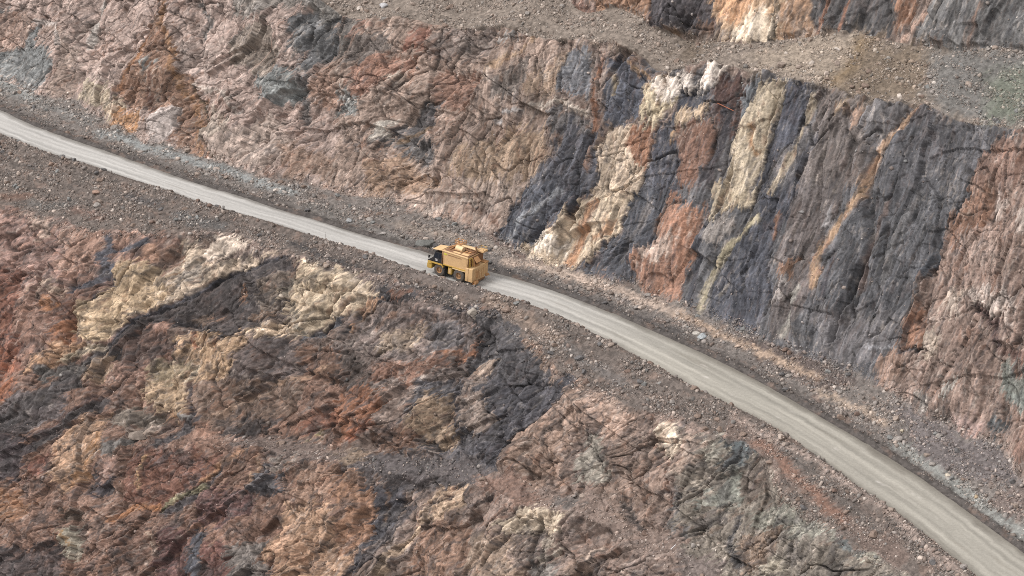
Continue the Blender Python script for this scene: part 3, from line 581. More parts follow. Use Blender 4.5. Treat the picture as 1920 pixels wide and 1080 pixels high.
 (8,(198,168,137),42,[(700,620),(560,730),(430,770),(370,870),(270,980),(190,1090)]),
 (8,(86,78,79),50,[(380,690),(270,830),(100,1000)]),
 (8,(95,85,85),16,[(480,680),(640,640)]),
 (8,(202,182,153),[(860,770),(960,730),(1030,690),(1150,690),(1210,750),(1200,840),(1060,830),(920,830)]),
 (8,(178,162,143),[(1060,850),(1180,830),(1200,960),(1120,970)]),
 (8,(119,101,91),[(920,850),(1060,830),(1040,1000),(940,900)]),
 (8,(131,123,116),[(1030,960),(1190,980),(1180,1200),(1020,1200)]),
 (8,(160,134,114),[(700,820),(900,850),(960,960),(1000,1200),(700,1200)]),
 (8,(198,172,151),[(1380,930),(1440,950),(1430,1010),(1370,990)]),
 (8,(150,124,108),[(1240,990),(1380,1000),(1420,1200),(1200,1200)]),
 (8,(86,76,72),34,[(1590,680),(1690,820)]),
 (8,(110,105,102),[(1880,600),(1930,560),(1930,890),(1880,870)]),
 # --- lower wall, bottom right
 (9,(132,121,109),[(-20,320),(200,300),(440,400),(560,680),(720,790),(900,870),(1050,950),(1200,1010),(1400,1200),(-20,1200)]),
 (9,(172,146,128),[(-20,340),(60,300),(140,420),(100,470),(-20,500)]),
 (9,(142,143,132),[(100,480),(300,450),(300,650),(80,700)]),
 (9,(178,164,146),[(60,470),(180,450),(230,530),(120,620),(70,600)]),
 (9,(152,146,132),[(180,300),(240,300),(230,440),(170,400)]),
 (9,(93,101,104),[(240,300),(380,310),(440,380),(300,460),(230,440)]),
 (9,(120,106,96),[(300,470),(450,440),(470,600),(330,640)]),
 (9,(142,139,126),[(340,700),(680,700),(900,880),(680,870),(440,800)]),
 (9,(136,112,94),[(300,860),(440,800),(560,800),(520,960),(380,1060),(310,1000)]),
 (9,(173,162,141),[(440,1000),(560,980),(540,1060),(450,1060)]),
 (9,(94,91,91),38,[(280,760),(230,900),(320,1010)]),
 (9,(98,104,104),56,[(900,890),(1020,950)]),
 (9,(168,164,146),[(1030,950),(1120,960),(1100,1050),(1030,1020)]),
 (9,(126,111,105),[(-20,930),(120,930),(230,1100),(-20,1100)]),
]
# loose ground: (tile, colour, width, line) strips or (tile, colour, outline)
SOIL = [
 (1,(126,121,117),90,[(-200,470),(0,500),(250,590),(500,690)]),
 (1,(141,144,143),76,[(560,740),(900,850),(1300,970),(1640,1080)]),
 (1,(140,142,140),60,[(-200,440),(60,480),(200,560)]),
 (5,(118,111,106),70,[(-200,80),(0,140),(200,220),(400,280)]),
 (5,(152,135,122),60,[(330,180),(560,240),(780,290),(900,330)]),
 (5,(128,100,88),26,[(830,240),(960,320),(1040,370)]),
 (5,(187,163,143),66,[(930,380),(1250,450),(1500,535),(1740,620),(1920,700)]),
 (5,(90,84,82),50,[(850,415),(1100,500),(1400,610),(1900,800)]),
 (6,(104,89,84),[(250,770),(700,890),(900,1010),(1000,1090),(700,1090),(500,990)]),
 (6,(182,152,126),46,[(-20,690),(200,800),(420,890),(560,960),(760,1050)]),
 (9,(182,156,132),36,[(780,40),(870,100),(1000,130),(1140,220)]),
 (9,(117,107,106),[(1180,90),(1500,240),(1780,350),(1840,450),(1950,560),(1700,560),(1500,500),(1300,400)]),
 (9,(143,144,139),66,[(1200,340),(1400,460),(1600,620),(1850,800),(2000,900)]),
 (9,(126,108,101),[(1760,600),(1980,560),(1980,760),(1800,700)]),
 # outer spoil
 (4,(122,92,78),60,[(-100,20),(60,30),(160,20)]),
 (4,(104,98,94),60,[(180,60),(280,80),(420,60)]),
 (4,(128,98,86),50,[(420,90),(480,120),(560,150)]),
 (4,(86,82,82),40,[(700,20),(800,50),(900,60)]),
 (4,(104,100,98),70,[(1000,130),(1100,170),(1250,190)]),
 (4,(76,72,72),44,[(1640,290),(1780,340),(1920,390)]),
 (5,(76,71,71),46,[(-20,390),(200,470),(400,540),(600,590)]),
 (5,(118,104,97),60,[(-20,320),(300,420),(600,520),(850,590)]),
 (5,(146,122,106),70,[(840,600),(1000,700),(1200,820)]),
 (5,(112,104,100),50,[(1250,860),(1450,1000),(1600,1090)]),
 (9,(122,101,91),150,[(300,260),(600,480),(900,700),(1200,960)]),
 (9,(140,100,82),60,[(420,330),(560,430),(680,560),(900,760)]),
 (9,(104,94,88),60,[(600,380),(800,560),(1100,830)]),
 (9,(168,144,131),26,[(270,175),(560,330),(700,400),(1000,600),(1350,880),(1600,1090)]),
]

# the debris bench between the two walls
BENCHG = [
 (3,(115,98,82),[(-20,200),(200,235),(100,330),(-20,370)]),
 (3,(160,141,122),[(380,290),(730,205),(1000,185),(960,330),(850,460),(700,445),(580,420),(420,380)]),
 (3,(128,109,90),[(1000,200),(1400,265),(1380,560),(1050,570),(820,470),(960,330)]),
 (3,(140,111,74),44,[(1010,220),(940,380),(830,460)]),
 (3,(117,113,109),[(1400,275),(2400,290),(2400,800),(1900,720),(1500,650),(1380,560)]),
 (3,(113,118,103),[(1700,440),(1920,360),(2200,400),(2200,720),(1700,680)]),
]
# joints and overhung edges one can follow on the rock: (tile, depth in metres, line)
JOINTS = [
 (4,.35,[(590,250),(690,340),(750,410)]),(4,.35,[(320,200),(350,420),(385,560)]),(4,.9,[(1650,350),(1560,380),(1400,415),(1230,480),(1110,570),(1000,640),(860,690),(740,760),(650,840),(600,930)]),
 (4,.8,[(900,720),(1050,745),(1150,775),(1290,825),(1420,830)]),(4,.7,[(1650,470),(1590,570),(1580,680),(1540,760)]),(4,.45,[(1490,480),(1480,600),(1540,690)]),(4,.4,[(430,790),(500,880)]),(4,.45,[(330,910),(500,900)]),
 (4,.4,[(370,980),(510,980),(515,1060)]),(4,.7,[(1430,845),(1370,900),(1320,1000)]),(4,.6,[(1700,830),(1850,860),(1920,870)]),(4,.35,[(1780,400),(1830,520)]),(4,.25,[(1660,620),(1740,700)]),(4,.5,[(640,920),(700,960),(720,1060)]),
 (4,.4,[(1040,800),(1050,930)]),(4,.3,[(100,480),(110,800)]),(4,.45,[(600,260),(620,330),(560,400),(600,440)]),(4,.4,[(660,450),(640,540),(560,610)]),(4,.35,[(560,620),(660,700),(740,720)]),(4,.3,[(980,420),(970,520),(940,590)]),
 (7,.7,[(1090,0),(1100,120),(1085,220)]),(7,.8,[(1120,240),(1300,270),(1560,260)]),(7,.55,[(740,330),(800,400),(790,600)]),(7,.55,[(560,330),(540,420),(500,530)]),(7,.55,[(170,400),(140,540),(180,700)]),(7,.8,[(1220,470),(1100,560),(900,700),(740,780),(640,790)]),
 (7,.6,[(340,700),(330,850),(360,1000)]),(7,.45,[(460,900),(420,1010)]),(7,.45,[(1440,590),(1430,760)]),(7,.4,[(1500,880),(1640,840),(1780,900),(1800,1060)]),(7,.45,[(880,780),(850,1080)]),(7,.45,[(1040,800),(1000,1080)]),(7,.45,[(1130,820),(1110,1080)]),
 (7,.45,[(660,820),(650,1080)]),(7,.25,[(1700,700),(1690,780)]),(7,.55,[(1590,480),(1600,640)]),(7,.55,[(0,260),(140,300),(170,420)]),(7,.5,[(280,380),(300,560),(200,680)]),(7,.4,[(620,180),(560,320)]),(7,.5,[(700,330),(860,315)]),
 (8,.8,[(670,0),(655,180),(635,350)]),(8,.5,[(470,80),(400,240),(440,330),(600,370)]),(8,.5,[(850,80),(850,230),(780,310),(700,290)]),(8,1.0,[(1310,20),(1150,160),(1000,270),(940,380),(890,490)]),(8,.7,[(180,490),(150,680),(120,880)]),(8,.6,[(350,590),(300,750),(250,860)]),
 (8,.7,[(430,760),(360,870),(250,980),(150,1080)]),(8,.6,[(480,680),(640,645)]),(8,.4,[(1350,300),(1430,420),(1470,520)]),(8,.45,[(1290,500),(1330,560)]),(8,.45,[(860,760),(920,840),(1060,840),(1180,840)]),(8,.8,[(1590,680),(1690,820)]),(8,.6,[(1640,160),(1640,240),(1560,300)]),
 (8,.45,[(1850,430),(1850,680)]),(8,.4,[(1030,960),(1060,850)]),(8,.35,[(1480,160),(1550,150),(1600,190)]),(8,.35,[(640,300),(780,320)]),
 (9,.55,[(170,310),(160,400),(220,450)]),(9,.45,[(240,300),(230,440)]),(9,.6,[(80,700),(140,860),(120,920)]),(9,.5,[(440,800),(400,940),(320,1010)]),(9,.45,[(560,800),(520,960)]),(9,.7,[(280,760),(230,900),(320,1000)]),(9,.45,[(880,880),(1000,950)]),(9,.35,[(660,800),(640,1000)]),
 (1,.6,[(215,140),(190,180),(190,230)]),(1,.7,[(1050,440),(1120,590),(1140,720),(1190,880)]),(1,.7,[(1070,470),(1080,530),(1110,560)]),(1,.6,[(660,540),(700,590),(800,600)]),(1,.7,[(1160,670),(1330,680)]),(1,.45,[(1330,90),(1450,130),(1580,160)]),(1,.55,[(1580,380),(1690,385)]),
 (1,.55,[(1700,330),(1710,480),(1690,560),(1690,700)]),(1,.3,[(1430,400),(1430,490)]),(1,.45,[(330,200),(330,330),(260,500)]),(1,.4,[(1470,650),(1600,760),(1700,850)]),(1,.4,[(1640,130),(1660,260),(1700,330)]),
 (2,.2,[(520,160),(500,300)]),(2,.2,[(570,150),(550,300)]),(2,.2,[(625,140),(600,300)]),(2,.2,[(680,130),(650,420)]),(2,.2,[(720,220),(690,400)]),(2,.2,[(770,430),(750,560)]),(2,.2,[(345,480),(320,600)]),(2,.2,[(975,470),(945,580)]),(2,.2,[(1010,480),(990,560)]),
 (2,.45,[(370,260),(480,300),(560,320)]),(2,.7,[(740,120),(860,135)]),(2,.5,[(250,600),(280,780)]),(2,.5,[(600,560),(480,700),(400,790)]),(2,.45,[(1050,310),(1090,330),(1060,430)]),(2,.6,[(1240,430),(1260,540),(1330,560)]),(2,.8,[(1480,740),(1500,780),(1470,900),(1430,1060)]),
 (2,.45,[(1760,480),(1690,560)]),(2,.8,[(1850,660),(1760,780),(1720,950),(1660,1080)]),(2,.45,[(1180,720),(1200,820)]),(2,.5,[(1430,300),(1410,560)]),(2,.4,[(1640,330),(1620,500),(1640,640)]),
 (3,.7,[(0,545),(170,540)]),(3,.7,[(170,600),(190,760),(150,950)]),(3,.8,[(330,430),(300,640),(280,780),(210,1000)]),(3,.7,[(560,560),(520,700),(470,880),(400,1060)]),(3,.7,[(740,460),(690,560),(640,720),(560,860),(490,1000)]),(3,.6,[(730,600),(750,760),(690,920),(620,1060)]),
 (3,.45,[(1050,600),(1020,720),(1060,860)]),(3,.6,[(1330,610),(1210,760),(1120,900),(1060,1070)]),(3,.7,[(400,400),(580,410)]),(3,.7,[(1760,800),(1690,900),(1600,1080)]),(3,.6,[(210,120),(200,210)]),(3,.9,[(525,60),(530,200)]),(3,.6,[(860,30),(800,190)]),
 (3,.4,[(1400,720),(1200,1080)]),(3,.4,[(1500,740),(1330,1080)]),(3,.4,[(1620,760),(1450,1080)]),(3,.45,[(860,560),(820,760),(760,960)]),(3,.45,[(960,560),(930,760),(860,1000)]),
 (5,.7,[(1390,0),(1310,90),(1240,160),(1140,250),(970,320)]),(5,.7,[(1620,60),(1540,210),(1460,300),(1300,430)]),(5,.7,[(1870,20),(1810,180),(1780,320)]),(5,.7,[(1680,390),(1655,520)]),(5,.4,[(1100,60),(960,230),(900,290)]),(5,.45,[(1700,340),(1800,320)]),
 (5,.7,[(600,640),(720,700),(760,820),(740,930),(600,940)]),(5,.6,[(80,720),(260,600),(400,600)]),(5,.7,[(830,650),(720,980),(640,1080)]),(5,.6,[(860,980),(820,1080)]),(5,.5,[(0,890),(60,960),(180,1040)]),(5,.4,[(420,720),(440,860),(300,910)]),
 (6,.6,[(420,120),(350,210),(220,360),(150,560),(110,680)]),(6,.6,[(480,60),(400,300),(330,600)]),(6,.6,[(640,20),(520,260),(480,420),(490,640),(400,790)]),(6,.5,[(950,30),(830,230),(770,400)]),(6,.6,[(1040,20),(900,330),(830,400),(760,620),(700,900)]),
 (6,.9,[(1590,0),(1540,110),(1480,190),(1450,330),(1360,480),(1310,610),(1230,740)]),(6,.45,[(1150,40),(1000,420),(920,640)]),(6,.45,[(1250,40),(1090,420),(1010,660)]),(6,.45,[(1350,60),(1180,440),(1100,680)]),(6,.45,[(1450,60),(1290,400),(1200,660)]),
 (6,.9,[(1640,650),(1760,750),(1750,860)]),(6,.6,[(1580,260),(1600,500),(1680,660)]),(6,.5,[(1740,80),(1740,180)]),(6,.7,[(1230,870),(1350,880)]),(6,.45,[(1370,620),(1360,800)]),(6,.6,[(960,900),(980,1000),(1040,1080)]),(6,.5,[(780,650),(740,720),(700,900)]),
 (6,.5,[(1800,560),(1880,700),(1860,860)]),(6,.5,[(1480,530),(1560,600),(1540,720)]),(6,.5,[(1360,940),(1480,980),(1620,960)]),(9,.5,[(1300,90),(1370,160)]),(9,.5,[(1450,20),(1500,180),(1480,230)]),(9,.6,[(1690,180),(1780,330)]),(9,.5,[(1880,300),(1830,430)]),
]

# ------------------------------------------------------------------ paint the geology, find the relief
N = U.size
inview = (U > -228) & (U < 192)
ang = np.where(V > 0, np.where(U > -28+6*fbm(U/20, V/20, 5, 2), 1, 0), 2)
ANG = {0: math.radians(66), 1: math.radians(92), 2: math.radians(57)}
AN = np.choose(ang, [ANG[0], ANG[1], ANG[2]]).astype(np.float32); ca_, sa_ = np.cos(AN), np.sin(AN)
BS = U*ca_+V*sa_; BT = -U*sa_+V*ca_          # along and across the beds
BS = BS+.7*fbm(U/5, V/5, 201, 3); BT = BT+.5*fbm(U/4, V/4, 202, 3)
# contacts follow blocks and joints and finger along the beds
ds = 1.4*fbm(U/6, V/6, 11, 2); dt = .8*fbm(U/6+40, V/6, 12, 2)
for sc, asp, m_s, m_t in ((2.2, 2.2, 2.4, 1.1), (.8, 2.0, 1.3, .7)):
    c1, c2, c3, _, ox, oy = cells(BT/sc, BS/(sc*asp), 301+int(sc*10)); ds = ds+m_s*(c1-.5); dt = dt+m_t*(c2-.5)
ds = ds+3.4*fbm(BT/.5, BS/6.0, 205, 3, .6); dt = dt+.5*fbm(BT/1.1, BS/3.0, 206, 3)+.3*fbm(U/.6, V/.6, 207, 2)
dt = dt+np.where(ang == 1, 1.5, .5)*fbm(BT/.5+3, BS/14.0, 208, 3, .6)
wu = U+.8*(ds*ca_-dt*sa_); wv = V+.8*(ds*sa_+dt*ca_)
RGB = np.empty((N, 3), np.float32); RGB[:] = lin((140, 116, 104)); 
up_side = V > 0
RGB[up_side & (U > 60)] = lin((140, 120, 110))
WID = fbm(U/2.5, V/2.5, 231, 3)
def stamp(feat, out, zone, soft=.35, bias=0.0, sat=.66):
    for f in feat:
        if len(f) == 3: tile, c, pts = f; wd = None
        else: tile, c, wd, pts = f
        P = tr(tile, pts); m_ = 1.5+(wd/33.0 if wd else 0)
        i = np.where(zone & (wu > P[:, 0].min()-m_) & (wu < P[:, 0].max()+m_) & (wv > P[:, 1].min()-m_) & (wv < P[:, 1].max()+m_))[0]
        if not len(i): continue
        if wd is None: s = poly_sd(wu[i], wv[i], P)
        else: s = wd/66.0*(1+.5*WID[i])-line_d(U[i]+.42*(wu[i]-U[i]), V[i]+.42*(wv[i]-V[i]), P)
        k = sstep(-soft, soft, s+bias)[:, None]
        out[i] = out[i]*(1-k)+lin(c, sat)*k
side_low, side_up = V < 0, V > 0
isrock = np.isin(SEG, [1, 2, 3, 5, 12, 14])
lowset = np.isin(SEG, [1, 2, 3, 4, 5, 6]); upset = np.isin(SEG, [11, 12, 13, 14, 15])
G_low = [f for f in GEO if f[0] in (4, 5, 7, 8, 9)]; G_up = [f for f in GEO if f[0] in (1, 2, 3, 5, 6, 9)]
stamp(G_low, RGB, lowset, sat=.72); stamp(G_up, RGB, upset)
RGB[SEG == 13] = lin((140, 124, 111))
_k = (wu, wv); wu = wu+2.2*fbm(U/3, V/8, 221, 4, .6); wv = wv+3*fbm(U/4, V/8, 222, 3)
stamp(BENCHG, RGB, np.isin(SEG, [12, 13, 14]), soft=2.2); wu, wv = _k
# loose ground along the ramp
loose = np.isin(SEG, [6, 7, 8, 9, 10, 11]) 
SOILC = np.empty((N, 3), np.float32); SOILC[:] = lin((124, 114, 108)); SOILC[V < 0] = lin((116, 102, 94))
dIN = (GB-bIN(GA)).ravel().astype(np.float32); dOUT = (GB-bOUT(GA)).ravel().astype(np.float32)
dark = sstep(4.2, 1.0, dIN)*(dIN > -2); SOILC = SOILC*(1-.8*dark[:, None])+lin((80, 73, 70))*.8*dark[:, None]  # dark windrow soil, with the windrow's shadow put into its colour
_m = sstep(-.1, .35, fbm(U/5, V/2.5, 77, 4, .6))[:, None]*(V < 0)[:, None]*.6; SOILC = SOILC*(1-_m)+lin((90, 81, 76))*_m
_m = sstep(.05, .4, fbm(U/4+50, V/2.5, 78, 4, .6))[:, None]*.5; SOILC = SOILC*(1-_m)+lin((142, 112, 96))*_m
stamp(SOIL, SOILC, np.isin(SEG, [5, 6, 7, 8, 9, 10, 11, 12]), soft=.9)
# how far loose ground reaches: all of the verge, the spoil slope above the brow, tongues onto the walls
toe_d = (GB-bTOE(GA)).ravel(); brow_d = (GB-bBR(GA)).ravel()
edge = .9*fbm(U/3.0, V/3.0, 71, 3)+.5*(c3-.5)
LOOSE = np.where(V > 0, sstep(.35, -.35, toe_d+edge), sstep(-.35, .35, brow_d+edge+1.6*fbm(U/7, V/5, 74, 3))).astype(np.float32)
cr_d = (GB-bCR(GA)).ravel(); bk_d = (GB-bBK(GA)).ravel()
tong = 1.1*np.clip(fbm(U/4.5, V/30, 73, 3)+.1, 0, 1)
BENCH = sstep(-.2, .6, cr_d+edge+tong)*sstep(.4, -.3, bk_d+edge)
le_d = (GB-bLE(GA)).ravel(); lo_d = le_d+np.broadcast_to(wLE(acol)[None], GA.shape).ravel()
LEDG = sstep(.6, -.4, le_d+edge)*sstep(-.6, .4, lo_d+edge)
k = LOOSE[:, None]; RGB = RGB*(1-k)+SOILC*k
LEDG *= .75*(.25+.75*sstep(-48, -20, U))
RUB = np.clip(LOOSE+BENCH+.8*LEDG, 0, 1).astype(np.float32)
ROCK = 1-RUB
del SOILC

lum = (RGB @ np.array([.3, .5, .2], np.float32)); 
seen_ = ((PX > -300) & (PX < 2400) & (PY > -160) & (PY < 1300)).ravel()
H = np.zeros(N, np.float32); TINT = np.ones(N, np.float32); STR = np.zeros(N, np.float32); CRK = np.zeros(N, np.float32)
for cl, an in ANG.items():
    i = np.where(inview & (ang == cl))[0]
    if not len(i): continue
    u, v = U[i], V[i]
    wx = u+3.2*fbm(u/30, v/30, 33, 2)+.5*fbm(u/9, v/9, 31, 2)+.05*perlin(u/1.3, v/1.3, 36); wy = v+3.2*fbm(u/30+9, v/30, 34, 2)+.5*fbm(u/9+7, v/9, 32, 2)+.05*perlin(u/1.3+5, v/1.3, 37)
    s = wx*math.cos(an)+wy*math.sin(an); t = -wx*math.sin(an)+wy*math.cos(an)      # s along the beds, t across
    st_ = 2.4 if cl == 1 else 1.0
    slab = sstep(5, 20, u)*(cl == 1)*sstep(74, 60, u)         # the fluted dark slab: few cross joints
    h = 1.8*fbm(s/26/st_, t/15, 41, 2)+(.8 if cl == 1 else .3)*ridged(s/16/st_, t/6, 43, 2)
    tint = np.ones(len(i), np.float32); crk = np.zeros(len(i), np.float32)
    asp = 3.2 if cl == 1 else 1.45
    r1, r2_, r3, f, ox, oy = cells(t/9.0, s/(9.0*min(asp, 2)), 900+cl)
    h += 1.3*(1-.45*slab)*(r1-.5)+2.0*(1-.5*slab)*((r2_-.5)*2*ox+(r3-.5)*2*oy*.7)
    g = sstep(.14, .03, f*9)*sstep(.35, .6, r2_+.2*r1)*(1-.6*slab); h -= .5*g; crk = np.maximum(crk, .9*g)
    vis = seen_[i]
    for sc, amp, ct, gd in ((5.0, .14, .16, .35), (2.1, .14, .24, .22), (.95, .13, .28, .10), (.45, .16, .28, 0)):
        j = np.where(vis)[0] if sc < 2 else slice(None)
        p, e, r1, r2_ = chisel(t[j]/sc, s[j]/(sc*asp), int(sc*100)+cl)
        h[j] += amp*sc*p*(1-.35*slab[j]); tint[j] *= 1+ct*(r1+r2_-1)*1.3
        if gd:
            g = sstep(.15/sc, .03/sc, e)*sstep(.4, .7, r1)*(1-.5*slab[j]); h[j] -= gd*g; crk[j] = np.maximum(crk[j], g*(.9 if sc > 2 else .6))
    for L_j, wj in ((8.0, .36), (3.6, .36), (1.6, .25), (.7, .16)):
        j = np.where(vis)[0] if L_j < 2 else slice(None)
        bw, bv = fbm(t[j]/(L_j*4), s[j]/(L_j*4), 950+int(L_j*10), 2), fbm(t[j]/(L_j*4)+31, s[j]/(L_j*4), 960+int(L_j*10), 2)
        for n_j, (th, am) in enumerate(((.10, .9), (1.12, .75), (-.85, .75))):
            if cl == 1: th, am = ((.04, 1.3), (.95, .45), (-.75, .45))[n_j]
            c_j, s_j = math.cos(th), math.sin(th)
            h[j] += am*wj*L_j*(joint((t[j]*c_j+s[j]*s_j)/L_j+.9*bw, (-t[j]*s_j+s[j]*c_j)/(L_j*3.2)+.9*bv, 970+n_j*11+int(L_j*100)+cl)-.5)*(1-(.5*slab[j] if n_j else 0))
    stk = fbm(t/.5, s/6.0, 53, 4, .62)
    H[i] = h+.15*stk*(3.0 if cl == 1 else 1); TINT[i] = tint; STR[i] = stk
    # joints: long ones along the beds, short ones across, each a real groove
    gq = np.zeros(len(i), np.float32)
    for k_, (lt, ls, wdt, dep_, on) in enumerate(((7.5, 24, .028, .9, .14), (3.0, 10, .04, .40, .2))):
        for q_ in (0, 1):
            e = fbm(t/lt, s/ls, 401+k_*7+q_*31, 2, .4) if q_ == 0 else fbm(t/(lt*1.6), s/(ls*.42), 401+k_*7+q_*31, 2, .4)
            act = sstep(on-.15, on+.2, fbm(t/(lt*1.5)+7, s/(ls*.8), 431+k_+q_*5, 2)+.12)
            g = sstep(wdt, wdt*.15, np.abs(e))*act
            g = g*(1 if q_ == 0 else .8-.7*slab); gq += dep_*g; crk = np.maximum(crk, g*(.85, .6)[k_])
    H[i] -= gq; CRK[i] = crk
JG = np.zeros(N, np.float32)
ju = U+.34*(wu-U); jv = V+.34*(wv-V)
for tile, dep_, pts in JOINTS:
    P = tr(tile, pts); side = lowset if P[:, 1].mean() < 0 else upset
    i = np.where(side & (ju > P[:, 0].min()-1) & (ju < P[:, 0].max()+1) & (jv > P[:, 1].min()-1) & (jv < P[:, 1].max()+1))[0]
    if len(i): wd_ = (.12+.16*dep_)*(1+.7*WID[i]); JG[i] = np.maximum(JG[i], dep_*sstep(wd_, 0, line_d(ju[i], jv[i], P)))
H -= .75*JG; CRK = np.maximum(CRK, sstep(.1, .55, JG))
veinrelief = np.clip((np.sqrt(lum)-.46)*2.6, -.6, 1.0)
fine = fbm(U/.9, V/.9, 61, 4, .6)
rockH = .74*H+.45*veinrelief+.06*fine
rubH = .35*fbm(U/5, V/5, 63, 3)+.16*fbm(U/.8, V/.8, 64, 3, .65)
q1, q2, q3, f, ox, oy = cells(U/.62, V/.62, 66); rubH += .22*(q1-.35)*sstep(0, .3, f)*(q2 > .35)
# fade out under the road
nr = np.where(V > 0, sstep(0.0, 2.2, dIN), sstep(0.0, 2.0, -dOUT))
onroad = (dIN < 0) & (dOUT > 0)
DISP = rockH*ROCK*np.where(V > 0, sstep(-.5, 2.5, toe_d), sstep(.5, -2.5, brow_d))*.95+rubH*RUB*nr
DISP = np.where(onroad, -.12, DISP)
DISP = np.where(inview, DISP, 0).astype(np.float32)
def blur(M):
    P_ = np.pad(M, 1, mode='edge'); Q_ = (P_[:-2]+2*P_[1:-1]+P_[2:])/4; return (Q_[:, :-2]+2*Q_[:, 1:-1]+Q_[:, 2:])/4
D2 = DISP.reshape(NR, NC); du_ = np.maximum(np.gradient(acol), .05)[None]; dv_ = np.maximum(np.gradient(GV, axis=0), .03)
sl_ = blur(blur(np.maximum(np.abs(np.gradient(D2, axis=0))/dv_, np.abs(np.gradient(D2, axis=1))/du_)))
DB = D2
for _q in range(4): DB = blur(DB)
k = sstep(2.6, 5.0, sl_); DISP = (D2*(1-k)+DB*k).ravel().astype(np.float32)
lip = sstep(.9, .2, np.abs(dIN-1.1))*(.45+.3*fbm(U/2.2, V/9, 69, 2)); DISP += lip*.7      # graded windrow on the hill side

# colour detail
TINT *= 1+.34*STR*ROCK
warm = np.clip(RGB[:, 0]/np.maximum(RGB[:, 2], 1e-3)-1.15, 0, 1)
def veil(field, lo, hi, c, amt):
    global RGB
    k = (amt*sstep(lo, hi, field)*ROCK)[:, None]; k = k*np.where(np.mean(lin(c)) > .2, .35+.65*sstep(.04, .22, lum), 1)[:, None]; RGB = RGB*(1-k)+lin(c)*k
zone1 = fbm(U/9, V/9, 80, 3)
veil(fbm(BT/.9, BS/3.2, 81, 4, .62)+.5*zone1, .10, .45, (152, 100, 74), .46*(.2+.8*sstep(.08, .5, warm)))
veil(fbm(BT/.7+30, BS/2.4, 83, 4, .65)-.4*zone1, .16, .5, (206, 190, 172), .42)
veil(fbm(BT/.8+60, BS/4.2, 84, 4, .65)+.4*fbm(U/7, V/7, 88, 2), .14, .42, (92, 90, 94), .40)
veil(fbm(U/1.5+60, V/1.5, 86, 4, .65), .2, .5, (150, 142, 136), .35)
veil(ridged(BT/2.0, BS/5.2, 85, 3), .70, .90, (66, 62, 64), .42)
veil(ridged(BT/4.2+.6*fbm(U/3, V/3, 89, 3), BS/17, 90, 2)-9*(V > 0), .62, .90, (74, 69, 70), .62)
veil(fbm(BT/.33, BS/11, 92, 4, .65)-9*(ang != 1), .06, .40, (78, 78, 86), .42)
veil(fbm(BT/.40+9, BS/9, 93, 4, .65)-9*(ang != 1), .18, .5, (150, 138, 124), .34)
veil(fbm(BT/.45+19, BS/8, 94, 4, .65)-9*(ang != 1), .22, .5, (128, 98, 82), .36)
veil(CRK, .2, .9, (58, 53, 52), .62)  # darkens the grooves: crack shade put into the rock colour
grain = fbm(U/.45, V/.45, 87, 3, .7)
TR = np.where(RUB > .5, 1+.55*(q3-.5)+.30*grain, TINT*(1+.22*grain+.14*fine))
dustc = lin((128, 118, 110))
RGB *= np.clip(TR, .45, 1.75)[:, None]
RGB *= 1+(.09+.01*(V < 0))[:, None]*ROCK[:, None]
RGB = np.clip(RGB*ALB, .012, .85)

# positions
DA_, DZ_ = NB.ravel(), NZ.ravel()
a3 = GA.ravel(); b3 = GB.ravel()+DA_*DISP; z3 = GZ.ravel()+DZ_*DISP
X3, Y3 = ab2xy(a3, b3)
POS = np.stack([X3, Y3, z3], 1).astype(np.float32)

def sheet(name, pos, nr_, nc, attrs, mat):
    me = bpy.data.meshes.new(name); n = nr_*nc
    idx = np.arange(n, dtype=np.int32).reshape(nr_, nc)
    q = np.stack([idx[:-1, :-1], idx[:-1, 1:], idx[1:, 1:], idx[1:, :-1]], -1).reshape(-1)
    me.vertices.add(n); me.vertices.foreach_set('co', pos.astype(np.float32).ravel())
    nf = (nr_-1)*(nc-1)
    me.loops.add(nf*4); me.loops.foreach_set('vertex_index', q); me.polygons.add(nf)
    me.polygons.foreach_set('loop_start', np.arange(0, nf*4, 4, dtype=np.int32))
    me.update(calc_edges=True)
    for nm, d in attrs.items():
        if d.ndim == 2:
            at_ = me.attributes.new(nm, 'FLOAT_COLOR', 'POINT'); at_.data.foreach_set('color', np.concatenate([d, np.ones((n, 1))], 1).astype(np.float32).ravel())
        else:
            at_ = me.attributes.new(nm, 'FLOAT', 'POINT'); at_.data.foreach_set('value', d.astype(np.float32).ravel())
    me.materials.append(mat)
    o = bpy.data.objects.new(name, me); COL.objects.link(o); return o
def node_mat(name):
    m = bpy.data.materials.new(name); m.use_nodes = True; t = m.node_tree; t.nodes.clear()
    out = t.nodes.new("ShaderNodeOutputMaterial"); p = t.nodes.new("ShaderNodeBsdfPrincipled"); t.links.new(p.outputs[0], out.inputs[0])
    p.inputs['Roughness'].default_value = .92; p.inputs['Specular IOR Level'].default_value = .18
    return m, t, p
